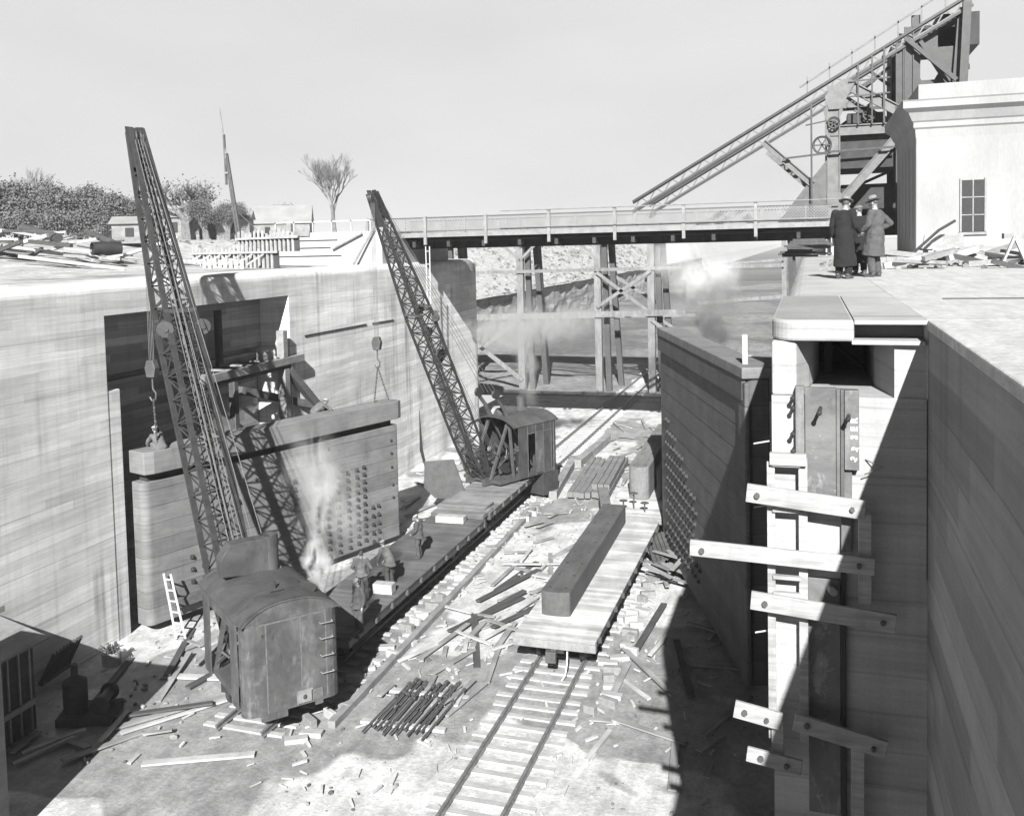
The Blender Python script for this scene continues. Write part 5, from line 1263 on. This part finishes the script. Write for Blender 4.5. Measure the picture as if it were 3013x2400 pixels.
# workmen on the left flatcar
ZD = FZ+1.26
person('workman standing alone at the far end of the grey flatcar', (-15.15, 35.2, ZD), radians(95), dict(wl=(-.16, .22, 1.0), el=(-.24, .04, 1.14), hd=(.1, 1, -.5), hea=(0, .08, 1.6)), coatlen=.12, coatm='cloth', troum='trou', hat='cap', hatm='hatl', s=1.03)
person('workman in white cap bending forward by the pale box', (-14.95, 31.9, ZD), radians(70), dict(che=(0, .16, 1.26), nec=(0, .24, 1.4), hea=(0, .31, 1.52), sl=(-.19, .2, 1.36), sr=(.19, .2, 1.36), el=(-.24, .3, 1.08), er=(.24, .3, 1.08), wl=(-.15, .42, .85), wr=(.15, .42, .85), pel=(0, -.05, .93), hd=(0, 1, -.4)), coatlen=.1, coatm='cloth2', troum='trou', hat='cap', hatm='hatl', s=1.03)
person('workman bareheaded with feet apart, facing the left leaf', (-15.35, 30.4, ZD), radians(10), dict(kl=(-.15, .03, .5), kr=(.15, .03, .5), al=(-.17, 0, .09), ar=(.17, 0, .09), el=(-.34, .02, 1.16), er=(.34, .02, 1.16), wl=(-.22, .2, 1.0), wr=(.22, .2, 1.0)), coatlen=.05, coatm='cloth2', troum='trou', hat=None, s=1.03)
person('workman standing close beside the near crane house', (-14.15, 27.75, ZD), radians(150), dict(hea=(0, .07, 1.6), hd=(0, 1, -.5)), coatlen=.15, coatm='cloth', troum='trou', hat='cap', hatm='hatg', s=1.05)
# man crouching on the left leaf with the hook, and man lying on the leaf top
person('workman crouching on the left end of the leaf top under the hook', (-22.8, 29.1, -6.51), radians(60), dict(pel=(0, -.25, .32), wai=(0, -.12, .47), che=(0, .08, .62), nec=(0, .2, .76), hea=(0, .28, .88), sl=(-.19, .12, .7), sr=(.19, .12, .7), el=(-.26, .3, .5), er=(.26, .35, .62), wl=(-.2, .45, .3), wr=(.12, .4, .92), hl=(-.1, -.25, .3), hr=(.1, -.25, .3), kl=(-.17, .12, .42), kr=(.17, .1, .4), al=(-.15, -.08, .09), ar=(.15, -.1, .09)), coatlen=0, coatm='cloth2', troum='cloth2', hat='cap', hatm='hatl', s=1.08)
person('workman kneeling behind the top timber near the staging post', (-20.6, 37.2, -6.6), radians(-40), dict(pel=(0, -.2, .4), wai=(0, -.1, .52), che=(0, .1, .62), nec=(0, .22, .7), hea=(0, .32, .78), sl=(-.19, .14, .68), sr=(.19, .14, .68), el=(-.25, .35, .45), er=(.25, .4, .5), wl=(-.2, .5, .25), wr=(.2, .55, .28), hl=(-.1, -.2, .38), hr=(.1, -.2, .38), kl=(-.13, .1, .1), kr=(.13, .1, .1), al=(-.13, -.35, .09), ar=(.13, -.35, .09)), coatlen=0, coatm='cloth2', troum='cloth2', hat='cap', hatm='hatl', s=1.05)

# ------------------------------------------------------------------ steam and smoke
def puff(loc, scl, rot, mat, nm):
    m = MB(); m.ball((0, 0, 0), 1.0, 20, 14); o = m.build(nm, mat, kind='stuff'); o.location = loc; o.scale = scl; o.rotation_euler = rot; return o
M['steam'] = volmat('white_steam', 9, .99, 1.7, .36, .6)
M['smoke'] = volmat('grey_smoke', 1.3, .7, .7, .36, .6)
M['steam2'] = volmat('pale_steam_plume', .6, .99, .42, .36, .6, .0)
M['smoke2'] = volmat('dark_smoke', 2.6, .35, .5, .33, .6)
M['steamt'] = volmat('thin_steam', 1.25, .99, 1.1, .38, .6)
puff((-13.95, 24.9, -8.3), (.6, .6, 1.2), (0, radians(-22), 0), 'steam', 'steam')
puff((-14.7, 26.6, -6.6), (1.5, 1.3, 2.6), (0, radians(-25), 0), 'steamt', 'steam')
puff((-14.9, 50.3, -5.0), (1.0, 1.0, 4.2), (radians(6), 0, 0), 'smoke', 'smoke')
puff((-16.5, 57, -4.2), (6.5, 3.0, 1.8), (0, radians(-6), .2), 'smoke', 'smoke')
puff((-6.9, 71, -2.6), (3.6, 2.6, 4.6), (0, radians(-20), 0), 'steam2', 'steam')
puff((-9.2, 71, -.6), (3.6, 2.2, 2.8), (0, 0, 0), 'steam2', 'steam')
puff((-6.0, 64, -5.3), (1.9, 1.5, 1.7), (0, radians(35), 0), 'smoke2', 'smoke')

# ------------------------------------------------------------------ air
m = MB(); m.box(-1500, -40, -14.6, 1500, 2600, 18)
hm_ = bpy.data.materials.new('air_haze'); hm_.use_nodes = True; ht = hm_.node_tree; ht.nodes.clear()
ho_ = ht.nodes.new('ShaderNodeOutputMaterial'); hv = ht.nodes.new('ShaderNodeVolumePrincipled'); ht.links.new(hv.outputs[0], ho_.inputs['Volume'])
hv.inputs['Color'].default_value = (.9, .9, .9, 1); hv.inputs['Density'].default_value = .0003
m.build('haze', hm_, kind='stuff')
